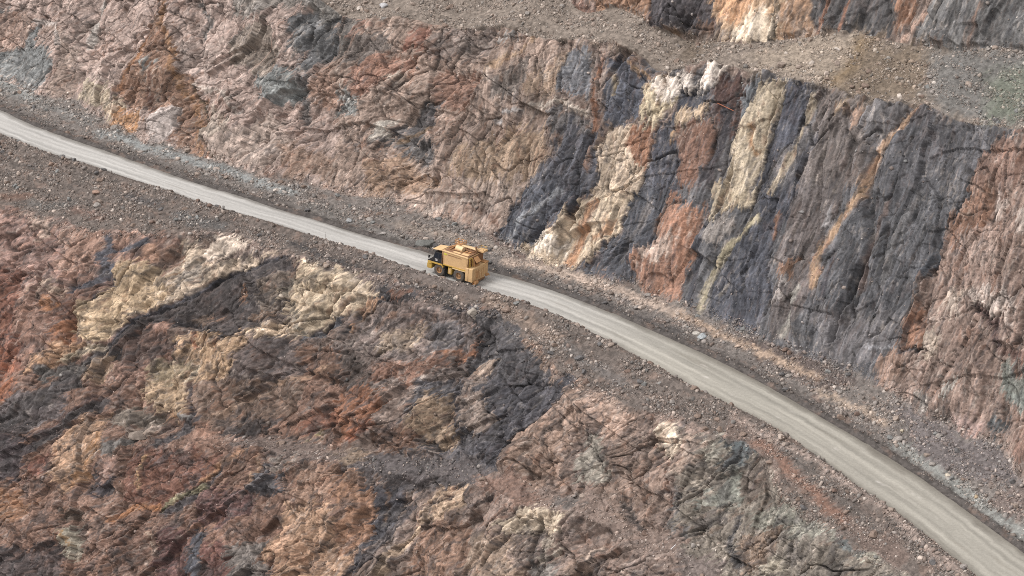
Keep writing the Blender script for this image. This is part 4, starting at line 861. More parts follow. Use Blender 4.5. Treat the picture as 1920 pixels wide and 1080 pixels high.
def rock_material():
    m, t, p = node_mat("rock"); N_ = t.nodes.new; L = t.links.new
    at_ = N_("ShaderNodeAttribute"); at_.attribute_name = "tone"
    tc = N_("ShaderNodeTexCoord")
    n1 = N_("ShaderNodeTexNoise"); n1.inputs['Scale'].default_value = 2.6; n1.inputs['Detail'].default_value = 5; n1.inputs['Roughness'].default_value = .72
    L(tc.outputs['Object'], n1.inputs['Vector'])
    mr = N_("ShaderNodeMapRange"); mr.inputs['From Min'].default_value = .3; mr.inputs['From Max'].default_value = .7; mr.inputs['To Min'].default_value = .72; mr.inputs['To Max'].default_value = 1.28
    L(n1.outputs[0], mr.inputs['Value'])
    mx = N_("ShaderNodeMix"); mx.data_type = 'RGBA'; mx.blend_type = 'MULTIPLY'; mx.inputs[0].default_value = 1
    L(at_.outputs['Color'], mx.inputs[6]); L(mr.outputs[0], mx.inputs[7]); L(mx.outputs[2], p.inputs['Base Color'])
    n2 = N_("ShaderNodeTexNoise"); n2.inputs['Scale'].default_value = 2.6; n2.inputs['Detail'].default_value = 6; n2.inputs['Roughness'].default_value = .7
    L(tc.outputs['Object'], n2.inputs['Vector'])
    bp = N_("ShaderNodeBump"); bp.inputs['Strength'].default_value = .8; bp.inputs['Distance'].default_value = .09
    L(n2.outputs[0], bp.inputs['Height']); L(bp.outputs[0], p.inputs['Normal'])
    return m
ROCKM = rock_material()
sl = slice(0, (ROADROW+1)*NC); su = slice(ROADROW*NC, None)
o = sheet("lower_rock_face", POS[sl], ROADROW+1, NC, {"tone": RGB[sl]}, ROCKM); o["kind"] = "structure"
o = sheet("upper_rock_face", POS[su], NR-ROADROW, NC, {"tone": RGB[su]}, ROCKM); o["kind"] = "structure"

# ------------------------------------------------------------------ the haul road, a packed dust sheet over the bench
def build_road():
    ar = np.r_[np.arange(-300, -190, 3.0), np.arange(-190, 140, .35), np.arange(140, 300, 3.0)]
    nx = 34; t = np.linspace(0, 1, nx)
    A = np.broadcast_to(ar[None], (nx, len(ar))).copy(); bi, bo = bIN(ar), bOUT(ar)
    e1 = .6*fbm(ar/3, ar*0+3.1, 501, 4, .6); e2 = .6*fbm(ar/3, ar*0+9.1, 502, 4, .6)
    B = (bo-.25+e1)[None]+((bi+.25+e2)-(bo-.25+e1))[None]*t[:, None]
    Z = zroad(A)+.10*(1-(2*t-1)**4)[:, None]-.03+.035*fbm((B-bi[None])/.9, A/14, 503, 3)+.02*fbm(B/.5, A/3, 504, 2)
    X, Y = ab2xy(A, B)
    m, tt, p = node_mat("packed_dust"); N_ = tt.nodes.new; L = tt.links.new
    ac = N_("ShaderNodeAttribute"); ac.attribute_name = "tone"
    tc = N_("ShaderNodeTexCoord")
    n1 = N_("ShaderNodeTexNoise"); n1.inputs['Scale'].default_value = 2.5; n1.inputs['Detail'].default_value = 5; L(tc.outputs['Object'], n1.inputs['Vector'])
    mr = N_("ShaderNodeMapRange"); mr.inputs['From Min'].default_value = .3; mr.inputs['From Max'].default_value = .7; mr.inputs['To Min'].default_value = .92; mr.inputs['To Max'].default_value = 1.08
    L(n1.outputs[0], mr.inputs['Value'])
    mx = N_("ShaderNodeMix"); mx.data_type = 'RGBA'; mx.blend_type = 'MULTIPLY'; mx.inputs[0].default_value = 1
    L(ac.outputs['Color'], mx.inputs[6]); L(mr.outputs[0], mx.inputs[7]); L(mx.outputs[2], p.inputs['Base Color'])
    W = (B-bo[None]).ravel().astype(np.float32); Af = A.ravel().astype(np.float32); T = np.broadcast_to(t[:, None], A.shape).ravel()
    Wn = (T*8.0+.35*fbm(Af/22, Af*0, 510, 2)).astype(np.float32)
    c = np.empty((Af.size, 3), np.float32)
    right = sstep(-10, 45, Af)[:, None]
    c[:] = lin((190, 190, 182))*(1-right)+lin((174, 170, 155))*right
    band = fbm(Wn/1.5, Af/60, 512, 2); st1 = fbm(Wn/.5, Af/30, 511, 4, .62); st3 = fbm(Wn/.25+8, Af/9, 518, 3, .6)
    c *= (1+.30*band+.26*st1+.12*st3)[:, None]
    wob = .5*fbm(Af/28, Af*0+4, 519, 2)
    for x0, sgn in ((1.7, 1), (3.3, 1), (4.7, 1), (6.2, 1), (2.5, -1), (5.4, -1)):      # polished wheel paths, loose dust between
        c *= (1+sgn*.15*np.exp(-((Wn-x0-wob)/.34)**2)*(.7+.9*fbm(Wn/.3, Af/20, 513, 2)))[:, None]
    pw = sstep(.30, .55, fbm(Wn/.42+20, Af/6, 514, 4, .62))*sstep(15, 50, Af)*np.maximum(np.exp(-((Wn-3.1-wob)/.7)**2), .8*np.exp(-((Wn-4.9-wob)/.6)**2))   # scuffed chalky streaks
    c = c*(1-.75*pw[:, None])+lin((232, 228, 216))*.75*pw[:, None]
    mud = sstep(.25, .6, fbm(Wn/1.2+3, Af/16, 517, 3)); c = c*(1-.28*mud[:, None])+lin((138, 126, 108))*.28*mud[:, None]
    damp = np.maximum(.85*sstep(1.7, -.1, Wn+.7*fbm(Af/6, Wn/2, 515, 3)), sstep(6.0, 7.9, Wn+1.0*fbm(Af/8, Wn/2, 516, 3)))
    c = c*(1-.66*damp[:, None])+lin((104, 94, 82))*.66*damp[:, None]
    o = sheet("road", np.stack([X, Y, Z], -1).reshape(-1, 3), nx, len(ar), {"tone": np.clip(c*ALB, .01, .8)}, m); o["kind"] = "structure"
build_road()

# ------------------------------------------------------------------ mesh helpers for the machines
class MB:
    def __init__(s): s.v = []; s.f = []
    def hexa(s, p):      # eight corners: bottom ring then top ring
        n = len(s.v); s.v += [tuple(q) for q in p]
        s.f += [[n+i for i in q] for q in ((3,2,1,0),(4,5,6,7),(0,1,5,4),(1,2,6,5),(2,3,7,6),(3,0,4,7))]; return s
    def box(s, x0, x1, y0, y1, z0, z1):
        return s.hexa([(x0,y0,z0),(x1,y0,z0),(x1,y1,z0),(x0,y1,z0),(x0,y0,z1),(x1,y0,z1),(x1,y1,z1),(x0,y1,z1)])
    def prism_y(s, pts, y0, y1):      # outline in x, z
        n = len(s.v); k = len(pts); s.v += [(x, y0, z) for x, z in pts]+[(x, y1, z) for x, z in pts]
        s.f += [[n+i for i in range(k)], [n+k+i for i in reversed(range(k))]]
        s.f += [[n+i, n+k+i, n+k+(i+1) % k, n+(i+1) % k] for i in range(k)]; return s
    def tube(s, a, b, r, r2=None, k=10):
        a, b = Vector(a), Vector(b); d = (b-a).normalized(); u = d.orthogonal().normalized(); w_ = d.cross(u); r2 = r if r2 is None else r2; n = len(s.v)
        for c, rr in ((a, r), (b, r2)):
            for i in range(k): t = 2*math.pi*i/k; s.v.append(tuple(c+u*rr*math.cos(t)+w_*rr*math.sin(t)))
        s.f += [[n+i, n+(i+1) % k, n+k+(i+1) % k, n+k+i] for i in range(k)]+[[n+i for i in reversed(range(k))], [n+k+i for i in range(k)]]; return s
    def lathe_y(s, c, prof, k=28):    # profile (radius, y) turned about the y axis through c
        n = len(s.v); m = len(prof)
        for i in range(k):
            t = 2*math.pi*i/k
            for r, y in prof: s.v.append((c[0]+r*math.cos(t), c[1]+y, c[2]+r*math.sin(t)))
        for i in range(k):
            j = (i+1) % k
            for q in range(m-1): s.f.append([n+i*m+q, n+i*m+q+1, n+j*m+q+1, n+j*m+q])
        return s
    def build(s, name, mat, parent=None, bevel=0.0, smooth=False):
        me = bpy.data.meshes.new(name); me.from_pydata(s.v, [], s.f)
        bm = bmesh.new(); bm.from_mesh(me); bmesh.ops.recalc_face_normals(bm, faces=bm.faces)
        if bevel: bmesh.ops.bevel(bm, geom=bm.edges[:], offset=bevel, segments=1, affect='EDGES', clamp_overlap=True)
        if smooth:
            for f in bm.faces: f.smooth = True
        bm.to_mesh(me); bm.free(); me.materials.append(mat)
        o = bpy.data.objects.new(name, me); COL.objects.link(o)
        if parent is not None: o.parent = parent
        return o
def paint(name, c, rough=.6, dirt=(150,125,100), amount=.35, scale=1.5, metal=0):
    m, t, p = node_mat(name); p.inputs['Roughness'].default_value = rough; p.inputs['Specular IOR Level'].default_value = .35; p.inputs['Metallic'].default_value = metal
    N_ = t.nodes.new; L = t.links.new; tc = N_("ShaderNodeTexCoord"); n1 = N_("ShaderNodeTexNoise"); n1.inputs['Scale'].default_value = scale; n1.inputs['Detail'].default_value = 6; n1.inputs['Roughness'].default_value = .7
    L(tc.outputs['Object'], n1.inputs['Vector']); mr = N_("ShaderNodeMapRange"); mr.inputs['From Min'].default_value = .4; mr.inputs['From Max'].default_value = .75; mr.inputs['To Max'].default_value = amount
    L(n1.outputs[0], mr.inputs['Value']); mx = N_("ShaderNodeMix"); mx.data_type = 'RGBA'; L(mr.outputs[0], mx.inputs[0])
    mx.inputs[6].default_value = (*(lin(c, 1)*ALB), 1); mx.inputs[7].default_value = (*(lin(dirt, 1)*ALB), 1); L(mx.outputs[2], p.inputs['Base Color']); return m
def tag(o, label, cat, group=None):
    o["label"] = label; o["category"] = cat
    if group: o["group"] = group
    return o

# ------------------------------------------------------------------ the mining service truck
M_SIDE = paint("dusty_yellow_paint", (228,190,138)); M_TOP = paint("dusty_roof_paint", (238,204,152), dirt=(170,140,110)); M_YEL = paint("yellow_paint", (208,170,78), amount=.5)
M_ORG = paint("ochre_paint", (206,156,106)); M_RUST_SHADE = paint("rusty_brown_steel_and_shade", (148,108,78), .8); M_CREAM = paint("cream_paint", (240,214,166), amount=.3)
M_BLK = paint("black_paint_and_shade", (34,34,38), .5, (90,80,72), .25); M_TYRE = paint("dusty_rubber", (92,86,82), .95, (130,116,104), .6, 3); M_RIM = paint("dusty_rim", (178,138,100), .8, (140,110,90), .5, 3)
M_STEEL = paint("grey_steel", (120,116,112), .6); M_GREEN = paint("lime_decal", (214,212,70), .6, amount=.1); M_WHITE = paint("white_decal", (228,228,226), .6, amount=.05)
M_GLASS, _t, _p = node_mat("tinted_glass"); _p.inputs['Base Color'].default_value = (.012, .014, .02, 1); _p.inputs['Roughness'].default_value = .12; _p.inputs['Specular IOR Level'].default_value = .5
gl = march([(822.6, 518.5), (881.8, 537.0)], lambda a, b: zroad(a)+0*b)
pA = np.array([*ab2xy(gl[0][0], gl[1][0]), gl[2][0]]); pB = np.array([*ab2xy(gl[0][1], gl[1][1]), gl[2][1]])
TR_ = np.array
fwd = Vector(pA-pB); 
_am = float(gl[0][0]); _t1 = np.array([*ab2xy(_am-4, bIN(_am-4)), zroad(_am-4)]); _t2 = np.array([*ab2xy(_am+8, bIN(_am+8)), zroad(_am+8)])
fwd = (fwd.normalized()*.35+Vector(_t1-_t2).normalized()*.65).normalized(); left = Vector((0, 0, 1)).cross(fwd).normalized(); upv = fwd.cross(left)
truck = bpy.data.objects.new("mining_truck", None); COL.objects.link(truck)
org = Vector(pA)-left*2.25+upv*.10
truck.matrix_world = Matrix(((fwd.x, left.x, upv.x, org.x), (fwd.y, left.y, upv.y, org.y), (fwd.z, left.z, upv.z, org.z), (0, 0, 0, 1)))
tag(truck, "dusty yellow mining service truck with a tank body driving up the haul road", "truck")
T = truck
MB().box(-6.4, 1.9, -.75, .75, .95, 1.75).build("chassis", M_BLK, T)
MB().tube((-4.05, -1.6, 1.1), (-4.05, 1.6, 1.1), .3).tube((0, -1.6, 1.05), (0, 1.6, 1.05), .2).build("axle", M_BLK, T)
def wheel(x, y, side, wdt):
    R = 1.12; h = wdt/2
    w_ = MB().lathe_y((x, y, R), [(.55, -h), (R-.14, -h), (R-.03, -h+.09), (R, -h+.2), (R, h-.2), (R-.03, h-.09), (R-.14, h), (.58, h)]).build("wheel", M_TYRE, T, smooth=False)
    MB().lathe_y((x, y, R), [(.0, side*(h-.16)), (.20, side*(h-.16)), (.22, side*(h-.28)), (.47, side*(h-.30)), (.50, side*(h-.06)), (.59, side*(h-.02)), (.60, -side*h*.8)]).build("rim", M_RIM, w_)
    return w_
wheel(0, 1.88, 1, .75); wheel(0, -1.88, -1, .75); wheel(-4.05, 1.62, 1, 1.35); wheel(-4.05, -1.62, -1, 1.35)
# front end
MB().prism_y([(1.55,1.0),(2.35,.95),(2.5,1.15),(2.5,1.85),(2.2,2.0),(1.55,2.0)], -2.3, 2.3).build("bumper", M_YEL, T, .03)
MB().box(1.45, 2.35, -1.25, 1.25, 2.0, 2.42).build("grille", M_BLK, T, .02)
fd = MB().prism_y([(2.35,2.05),(2.35,2.42),(-.62,2.42),(-.95,1.85),(-.75,1.8),(-.5,2.12),(1.5,2.12),(1.75,1.9),(2.05,1.9)], 1.35, 2.42)
fd.prism_y([(2.35,2.05),(2.35,2.42),(-.62,2.42),(-.95,1.85),(-.75,1.8),(-.5,2.12),(1.5,2.12),(1.75,1.9),(2.05,1.9)], -2.42, -1.35).build("fender", M_YEL, T, .02)
MB().box(-.7, 2.33, -2.40, 2.40, 2.424, 2.50).build("deck", M_BLK, T)
MB().box(.2, 2.2, -1.1, .3, 2.5, 2.95).build("engine_hood", M_SIDE, T, .05)
MB().box(.4, 2.0, -2.2, -1.2, 2.5, 3.35).build("side_box", M_SIDE, T, .05)
hl = MB().tube((2.49, 1.75, 1.55), (2.55, 1.75, 1.55), .14); hl.build("headlight", M_WHITE, T); MB().tube((2.49, -1.75, 1.55), (2.55, -1.75, 1.55), .14).build("headlight", M_WHITE, T)
cab = MB().hexa([(1.55,.45,2.5),(1.55,2.28,2.5),(-.45,2.28,2.5),(-.45,.45,2.5),(1.05,.55,4.25),(1.05,2.16,4.25),(-.42,2.16,4.25),(-.42,.55,4.25)]).build("cab", M_BLK, T, .03)  # black colour takes in tinted glass and the shade under the canopy
def pane(p): return MB().hexa(p)
# side windows and windscreen, seated 12 mm proud of the cab skin
def skin(x, z, off): 
    k = (z-2.5)/1.75; return (x, 2.28-.12*k+off, z)
for x0, x1, xx0, xx1 in ((1.22, .42, .92, .42), (.30, -.34, .30, -.34)):
    MB().hexa([skin(x0,3.2,.012), skin(x1,3.2,.012), skin(x1,3.2,-.02), skin(x0,3.2,-.02), skin(xx0,4.08,.012), skin(xx1,4.08,.012), skin(xx1,4.08,-.02), skin(xx0,4.08,-.02)]).build("window", M_GLASS, cab)
MB().hexa([(1.385,.6,3.12),(1.385,2.12,3.12),(1.355,2.12,3.12),(1.355,.6,3.12),(1.105,.65,4.1),(1.105,2.06,4.1),(1.075,2.06,4.1),(1.075,.65,4.1)]).build("windscreen", M_GLASS, cab)
def glyphs(rows, x0, z0, px_, y):     # block lettering on the left side, read from front to back
    m = MB()
    for r, row in enumerate(rows):
        for c_, ch in enumerate(row):
            if ch == '#': m.box(x0-(c_+1)*px_, x0-c_*px_, y-.01, y+.012, z0-(r+1)*px_, z0-r*px_)
    return m
glyphs(["###.###", "..#.#..", "..#.###", "..#.#.#", "..#.###"], .95, 3.02, .075, 2.265).build("fleet_number", M_WHITE, cab)
mr_ = MB().tube((1.9, 2.36, 2.5), (1.9, 2.36, 3.5), .03).tube((1.9, 2.36, 3.4), (1.9, 2.62, 3.4), .025); mir = mr_.build("mirror_bracket", M_BLK, T)
MB().box(1.86, 1.98, 2.48, 2.78, 3.0, 3.5).build("mirror", M_BLK, mir, .02)
hr = MB()
for x, y in ((2.3, 2.36), (2.3, 1.2), (2.3, 0), (2.3, -1.2), (2.3, -2.36), (1.0, -2.36), (-.5, -2.36)): hr.tube((x, y, 2.5), (x, y, 3.5), .03, k=6)
for z in (3.0, 3.5):
    hr.tube((2.3, 2.36, z), (2.3, -2.36, z), .028, k=6); hr.tube((2.3, -2.36, z), (-.5, -2.36, z), .028, k=6)
hr.build("handrail", M_STEEL, T)
ld = MB()
for y in (2.0, 2.38): ld.tube((-.72, y, 2.35), (-1.35, y, .62), .045, k=6)
for i in range(6): t = (i+.5)/6; ld.tube((-.72-.63*t, 2.0, 2.35-1.73*t), (-.72-.63*t, 2.38, 2.35-1.73*t), .035, k=6)
ld.build("ladder", M_BLK, T)
MB().prism_y([(-.75,2.2),(-1.0,2.2),(-1.55,.6),(-1.3,.6)], .9, 1.95).build("mudguard", M_BLK, T)
tk = MB().box(-2.55, -1.75, 1.15, 2.2, .85, 2.05).build("hydraulic_tank", M_YEL, T, .08)
MB().box(-2.35, -1.95, 2.2, 2.225, 1.05, 1.8).build("cover_plate", M_SIDE, tk)
MB().box(-2.6, -1.2, -2.2, -1.15, .85, 2.0).build("fuel_tank", M_YEL, T, .08)
# the tank body
X0, X1 = -.52, -5.85
body = MB().hexa([(X0-.28,-2.2,2.42),(X0-.28,2.2,2.42),(X1+.18,2.2,2.42),(X1+.18,-2.2,2.42),(X0,-2.36,4.86),(X0,2.36,4.86),(X1,2.36,4.72),(X1,-2.36,4.72)]).build("tank_body", M_SIDE, T, .03)
rm = MB()
for s_ in (1, -1):
    rm.hexa([(X0+.04,s_*2.12,4.865),(X0+.04,s_*2.47,4.865),(X1-.02,s_*2.47,4.725),(X1-.02,s_*2.12,4.725),(X0+.04,s_*2.12,5.0),(X0+.04,s_*2.47,5.0),(X1-.02,s_*2.47,4.86),(X1-.02,s_*2.12,4.86)])
rm.build("top_rail", M_TOP, body, .015)
MB().hexa([(-1.7,2.355,4.36),(-1.7,2.385,4.36),(-4.5,2.385,4.30),(-4.5,2.355,4.30),(-1.7,2.355,4.45),(-1.7,2.385,4.45),(-4.5,2.385,4.39),(-4.5,2.355,4.39)]).build("slot", M_RUST_SHADE, body)
MB().hexa([(-.95,2.325,4.28),(-.95,2.372,4.28),(-1.5,2.372,4.26),(-1.5,2.325,4.26),(-.95,2.34,4.52),(-.95,2.374,4.52),(-1.5,2.374,4.5),(-1.5,2.34,4.5)]).build("decal", M_GREEN, body)
bb = MB().hexa([(X0-.2,2.17,2.3),(X0-.2,2.33,2.3),(X1+.1,2.33,2.3),(X1+.1,2.17,2.3),(X0-.2,2.17,2.46),(X0-.2,2.33,2.46),(X1+.1,2.33,2.46),(X1+.1,2.17,2.46)])
bb.hexa([(X0-.2,-2.33,2.3),(X0-.2,-2.17,2.3),(X1+.1,-2.17,2.3),(X1+.1,-2.33,2.3),(X0-.2,-2.33,2.46),(X0-.2,-2.17,2.46),(X1+.1,-2.17,2.46),(X1+.1,-2.33,2.46)]).build("sill_beam", M_YEL, body)
for x in (-.72, -5.55):
    o_ = .1*(x > -2)
    MB().hexa([(x-.06-o_,2.2,2.46),(x-.06-o_,2.26,2.46),(x+.06-o_,2.26,2.46),(x+.06-o_,2.2,2.46),(x-.06,2.35,4.7),(x-.06,2.40,4.7),(x+.06,2.40,4.7),(x+.06,2.35,4.7)]).build("stiffener", M_SIDE, body)
MB().box(-5.4, -2.75, .9, 2.38, 2.12, 2.26).box(-5.4, -2.75, -2.38, -.9, 2.12, 2.26).build("rear_fender", M_TOP, T, .02)
MB().box(-5.5, -.6, -.9, .9, 1.76, 2.41).build("subframe", M_RUST_SHADE, T)
MB().hexa([(1.32,.1,4.70),(1.32,2.47,4.70),(X0+.06,2.47,4.86),(X0+.06,.1,4.86),(1.32,.1,4.80),(1.32,2.47,4.80),(X0+.06,2.47,5.02),(X0+.06,.1,5.02)]).build("canopy", M_TOP, T, .02)
MB().box(X0-.02, X0+.05, -2.3, 2.3, 2.5, 4.7).build("headboard", M_RUST_SHADE, body)
# top works
MB().box(-5.7, -.7, -2.1, 2.1, 4.868, 4.93).build("roof_plate", M_RUST_SHADE, body)
ht = MB().tube((-2.25, .55, 5.33), (-3.7, .55, 5.26), .52, k=18); ht.build("hatch_tank", M_CREAM, T, .05)
MB().box(-5.6, -2.6, -.95, -.35, 5.42, 5.52).build("walkway", M_CREAM, T, .02)
MB().box(-5.4, -2.8, -.25, .05, 5.02, 5.22).build("boom", M_RUST_SHADE, T)
for x in (-2.7, -3.6, -4.5, -5.4):
    MB().tube((x, -.9, 4.9), (x, -.9, 5.44), .05, k=6).tube((x, -.4, 4.9), (x, -.4, 5.44), .05, k=6).tube((x, -.9, 5.15), (x, -.4, 5.15), .04, k=6).build("walkway_support", M_ORG, T)
for x in (-2.6, -3.3, -4.0, -4.7): MB().box(x-.35, x, -.15, .75, 4.93, 5.05).build("tank_cradle", M_ORG, T)
pr = MB()
for x in (-.8, -1.6, -2.4): 
    for y in (-1.1, -2.15): pr.tube((x, y, 4.9), (x, y, 5.85), .05, k=6)
for z in (5.4, 5.85):
    for y in (-1.1, -2.15): pr.tube((-.8, y, z), (-2.4, y, z), .05, k=6)
    for x in (-.8, -2.4): pr.tube((x, -1.1, z), (x, -2.15, z), .05, k=6)
pr.tube((-.7, .6, 5.1), (-2.2, -.9, 5.5), .09).tube((-.9, -.2, 5.15), (-2.6, -.2, 5.2), .11).tube((-1.4, 1.3, 5.05), (-1.4, -1.0, 5.15), .09).tube((-2.1, 1.2, 5.05), (-2.1, -.6, 5.1), .08)
pr.build("pipework", M_ORG, T)
MB().box(-2.3, -.9, -2.1, -1.15, 4.95, 5.22).build("pump_box", M_ORG, T, .04)
MB().box(-5.5, -4.1, 1.0, 1.9, 4.94, 5.02).box(-3.9, -2.4, 1.35, 1.95, 4.94, 5.0).build("lid", M_TOP, T, .01)
gr = MB()
for i in range(9): gr.tube((-2.4-.35*i, 1.2, 4.95), (-2.4-.35*i, 1.2, 5.18), .03, k=6)
gr.tube((-2.3, 1.2, 5.18), (-5.4, 1.2, 5.1), .03, k=6).build("guard_rail", M_ORG, T)
MB().tube((-5.5, -.55, 5.5), (-5.5, -.55, 6.0), .16).build("exhaust_stack", M_RUST_SHADE, T)
MB().box(-6.75, -5.35, -2.4, -1.0, 5.0, 5.32).build("light_platform", M_SIDE, T, .03)
lp = MB()
for x, y in ((-6.6,-2.3),(-6.6,-1.1),(-5.5,-2.3),(-5.5,-1.1)): lp.tube((x,y,5.32),(x,y,5.75),.04,k=6)
lp.tube((-6.6,-2.3,5.72),(-5.5,-2.3,5.72),.04,k=6).tube((-6.6,-2.3,5.72),(-6.6,-1.1,5.72),.04,k=6).tube((-5.5,-2.3,5.72),(-5.5,-1.1,5.72),.04,k=6).build("platform_rail", M_YEL, T)
# rear end
MB().box(X1-.06, X1+.0, -2.3, 2.3, 2.5, 4.68).build("rear_bulkhead", M_RUST_SHADE, T)  # shade on the body's rear wall is put into this brown
rp = MB()
for y in (2.25, 1.85, 1.3): rp.tube((-6.1, y, 3.0), (-6.1, y, 4.65), .06, k=6)
for z in (3.4, 3.8, 4.2, 4.6): rp.tube((-6.1, 2.25, z), (-6.1, 1.85, z), .04, k=6)
rp.tube((-6.1, 1.3, 4.6), (-5.9, 2.3, 4.66), .05, k=6).build("rear_ladder", M_YEL, T)
MB().hexa([(-6.05,-.35,4.5),(-6.05,.95,4.5),(-6.75,.95,3.75),(-6.75,-.35,3.75),(-6.05,-.35,4.58),(-6.05,.95,4.58),(-6.80,.95,3.83),(-6.80,-.35,3.83)]).build("chute", M_ORG, T, .01)
MB().hexa([(-5.95,1.05,3.2),(-5.95,1.15,3.2),(-6.6,1.15,3.1),(-6.6,1.05,3.1),(-5.95,1.05,4.4),(-5.95,1.15,4.4),(-6.3,1.15,4.2),(-6.3,1.05,4.2)]).box(-6.6, -6.1, -.2, .8, 3.04, 3.3).build("bracket", M_ORG, T)
tb = MB().box(-6.95, -5.45, -1.5, 2.42, .62, 3.0).build("tail_cabinet", M_SIDE, T, .06)
MB().box(-6.9, -5.5, -1.44, 2.36, 3.003, 3.045).build("cabinet_lid", M_TOP, tb)
MB().box(-6.1, -6.04, 2.42, 2.45, .7, 2.95).build("door_seam", M_RUST_SHADE, tb)
db = MB()
for y in (1.55, 1.15, .55, .15, -.45, -.9): db.box(-6.985, -6.945, y-.03, y+.03, .9, 2.6)
db.build("louvre_rib", M_ORG, tb)
MB().box(-6.975, -6.945, .65, 1.05, 1.0, 2.4).build("access_door", M_ORG, tb)
sb = MB().box(-6.9, -5.5, -2.46, -1.62, .95, 3.05).build("side_cabinet", M_SIDE, T, .05)
MB().box(-6.98, -5.42, -2.52, -1.56, 3.053, 3.28).build("cabinet_lid", M_ORG, sb, .04)
MB().box(-6.6, -5.6, -1.62, -1.5, 1.0, 2.7).build("gap_plate", M_RUST_SHADE, T)
MB().tube((-7.2, 2.1, .55), (-7.2, 1.2, .55), .32, k=14).box(-7.4, -6.95, 1.1, 2.2, .25, .4).build("hose_reel", M_ORG, T)
MB().box(-7.25, -6.95, -2.3, -1.6, .75, 1.1).tube((-7.1, -2.35, .9), (-7.5, -2.35, .7), .06).build("rear_bracket", M_ORG, T)
MB().box(-7.0, -6.9, -1.5, 2.3, .35, .61).build("rear_skirt", M_RUST_SHADE, T)

# ------------------------------------------------------------------ loose stone
row_of = lambda u, v: int(np.clip(np.searchsorted(GV[:, int(np.clip(np.searchsorted(acol, u), 0, NC-1))], v), 0, NR-1))
def ground(px, py):
    u, v = on_rock(px, py); c_ = int(np.clip(np.searchsorted(acol, u), 0, NC-1)); r_ = row_of(u, v); i = r_*NC+c_
    return POS[i], RGB[i], i
def grid_normal(i):
    r_, c_ = np.divmod(i, NC); r0, r1 = np.clip(r_-2, 0, NR-1), np.clip(r_+2, 0, NR-1); c0, c1 = np.clip(c_-2, 0, NC-1), np.clip(c_+2, 0, NC-1)
    d1 = POS[r_*NC+c1]-POS[r_*NC+c0]; d2 = POS[r1*NC+c_]-POS[r0*NC+c_]; n = np.cross(d1, d2); return n/(np.linalg.norm(n, axis=-1, keepdims=True)+1e-9)
gphi = (1+5**.5)/2
ICO_V = np.array([(-1,gphi,0),(1,gphi,0),(-1,-gphi,0),(1,-gphi,0),(0,-1,gphi),(0,1,gphi),(0,-1,-gphi),(0,1,-gphi),(gphi,0,-1),(gphi,0,1),(-gphi,0,-1),(-gphi,0,1)])/math.hypot(1, gphi)
ICO_F = np.array([(0,11,5),(0,5,1),(0,1,7),(0,7,10),(0,10,11),(1,5,9),(5,11,4),(11,10,2),(10,7,6),(7,1,8),(3,9,4),(3,4,2),(3,2,6),(3,6,8),(3,8,9),(4,9,5),(2,4,11),(6,2,10),(8,6,7),(9,8,1)])
STONE_TONES = [lin(c)*ALB for c in ((196,176,158),(172,150,134),(150,124,108),(132,104,90),(138,138,136),(112,108,108),(206,194,178),(160,150,142))]
seen = (PX.ravel() > -200) & (PX.ravel() < 2250) & (PY.ravel() > -60) & (PY.ravel() < 1150)
# where stones lie, and how thickly
a_all, b_all = GA.ravel(), GB.ravel()
lines = [("in", 34, 4.0), ]
dens = np.zeros(N, np.float32)
patch = 1.9*fbm(U/7, V/3.5, 701, 4, .6)
inner = (V > 0) & (dIN > .6) & (toe_d < .8); dens[inner] = (.25+.75*sstep(1.5, 4, dIN[inner]))*np.clip(.55+1.1*patch[inner], .05, 1.6)
outer = (V < 0) & (dOUT < -.2) & (brow_d > -.8); dens[outer] = np.clip(.55+1.2*patch[outer], .06, 1.6)
dens += .9*BENCH*np.clip(.45+1.3*patch, .02, 1.5)+.45*LEDG*np.clip(.6+patch, 0, 1.5)+.015*ROCK
cell = np.maximum(1e-4, np.repeat(np.r_[0, np.diff(acol)][None], NR, 0).ravel()*np.concatenate([np.zeros((1, NC)), dl]).ravel())
prob = np.where(seen & inview, dens*cell, 0); prob = prob/prob.sum()
NS = int(NSTONE)
pick = RNG.choice(N, NS, p=prob)
size = .075*(RNG.random(NS)**-.38); size = np.clip(size, .075, .5)*np.where(RUB[pick] > .5, 1, .85)
big = RNG.random(NS) < .0007; size = np.where(big & (RUB[pick] > .5), RNG.uniform(.45, .75, NS), size)
def stone_cloud(idx, sz, rng):
    n = len(idx); V_ = ICO_V[None]*(1+rng.uniform(-.28, .28, (n, 12, 1)))+rng.uniform(-.16, .16, (n, 12, 3))
    V_ *= np.stack([rng.uniform(.7, 1.35, n), rng.uniform(.6, 1.1, n), rng.uniform(.4, .85, n)], 1)[:, None, :]*sz[:, None, None]
    q = rng.normal(size=(n, 4)); q[:, 1:3] *= .45; q /= np.linalg.norm(q, axis=1, keepdims=True); w_, x, y, z = q.T
    Rm = np.stack([1-2*(y*y+z*z), 2*(x*y-z*w_), 2*(x*z+y*w_), 2*(x*y+z*w_), 1-2*(x*x+z*z), 2*(y*z-x*w_), 2*(x*z-y*w_), 2*(y*z+x*w_), 1-2*(x*x+y*y)], 1).reshape(n, 3, 3)
    nrm = grid_normal(idx)
    P = POS[idx]+nrm*sz[:, None]*.05+np.stack([*rng.normal(0, .06, (2, n)), np.zeros(n)], 1)
    return np.einsum('nij,nkj->nki', Rm, V_)+P[:, None, :]
def stone_col(idx, rng):
    n = len(idx); tones = np.array(STONE_TONES)[rng.integers(0, len(STONE_TONES), n)]; m = rng.uniform(.12, .6, n)[:, None]
    loc = RGB[idx]; 
    return np.clip((loc*(1-m)+tones*m)*rng.uniform(.85, 1.8, n)[:, None], .02, .7)
order = np.argsort(-size); ind = [k for k in order if RUB[pick[k]] > .5][:280]; mass = np.setdiff1d(np.arange(NS), ind)
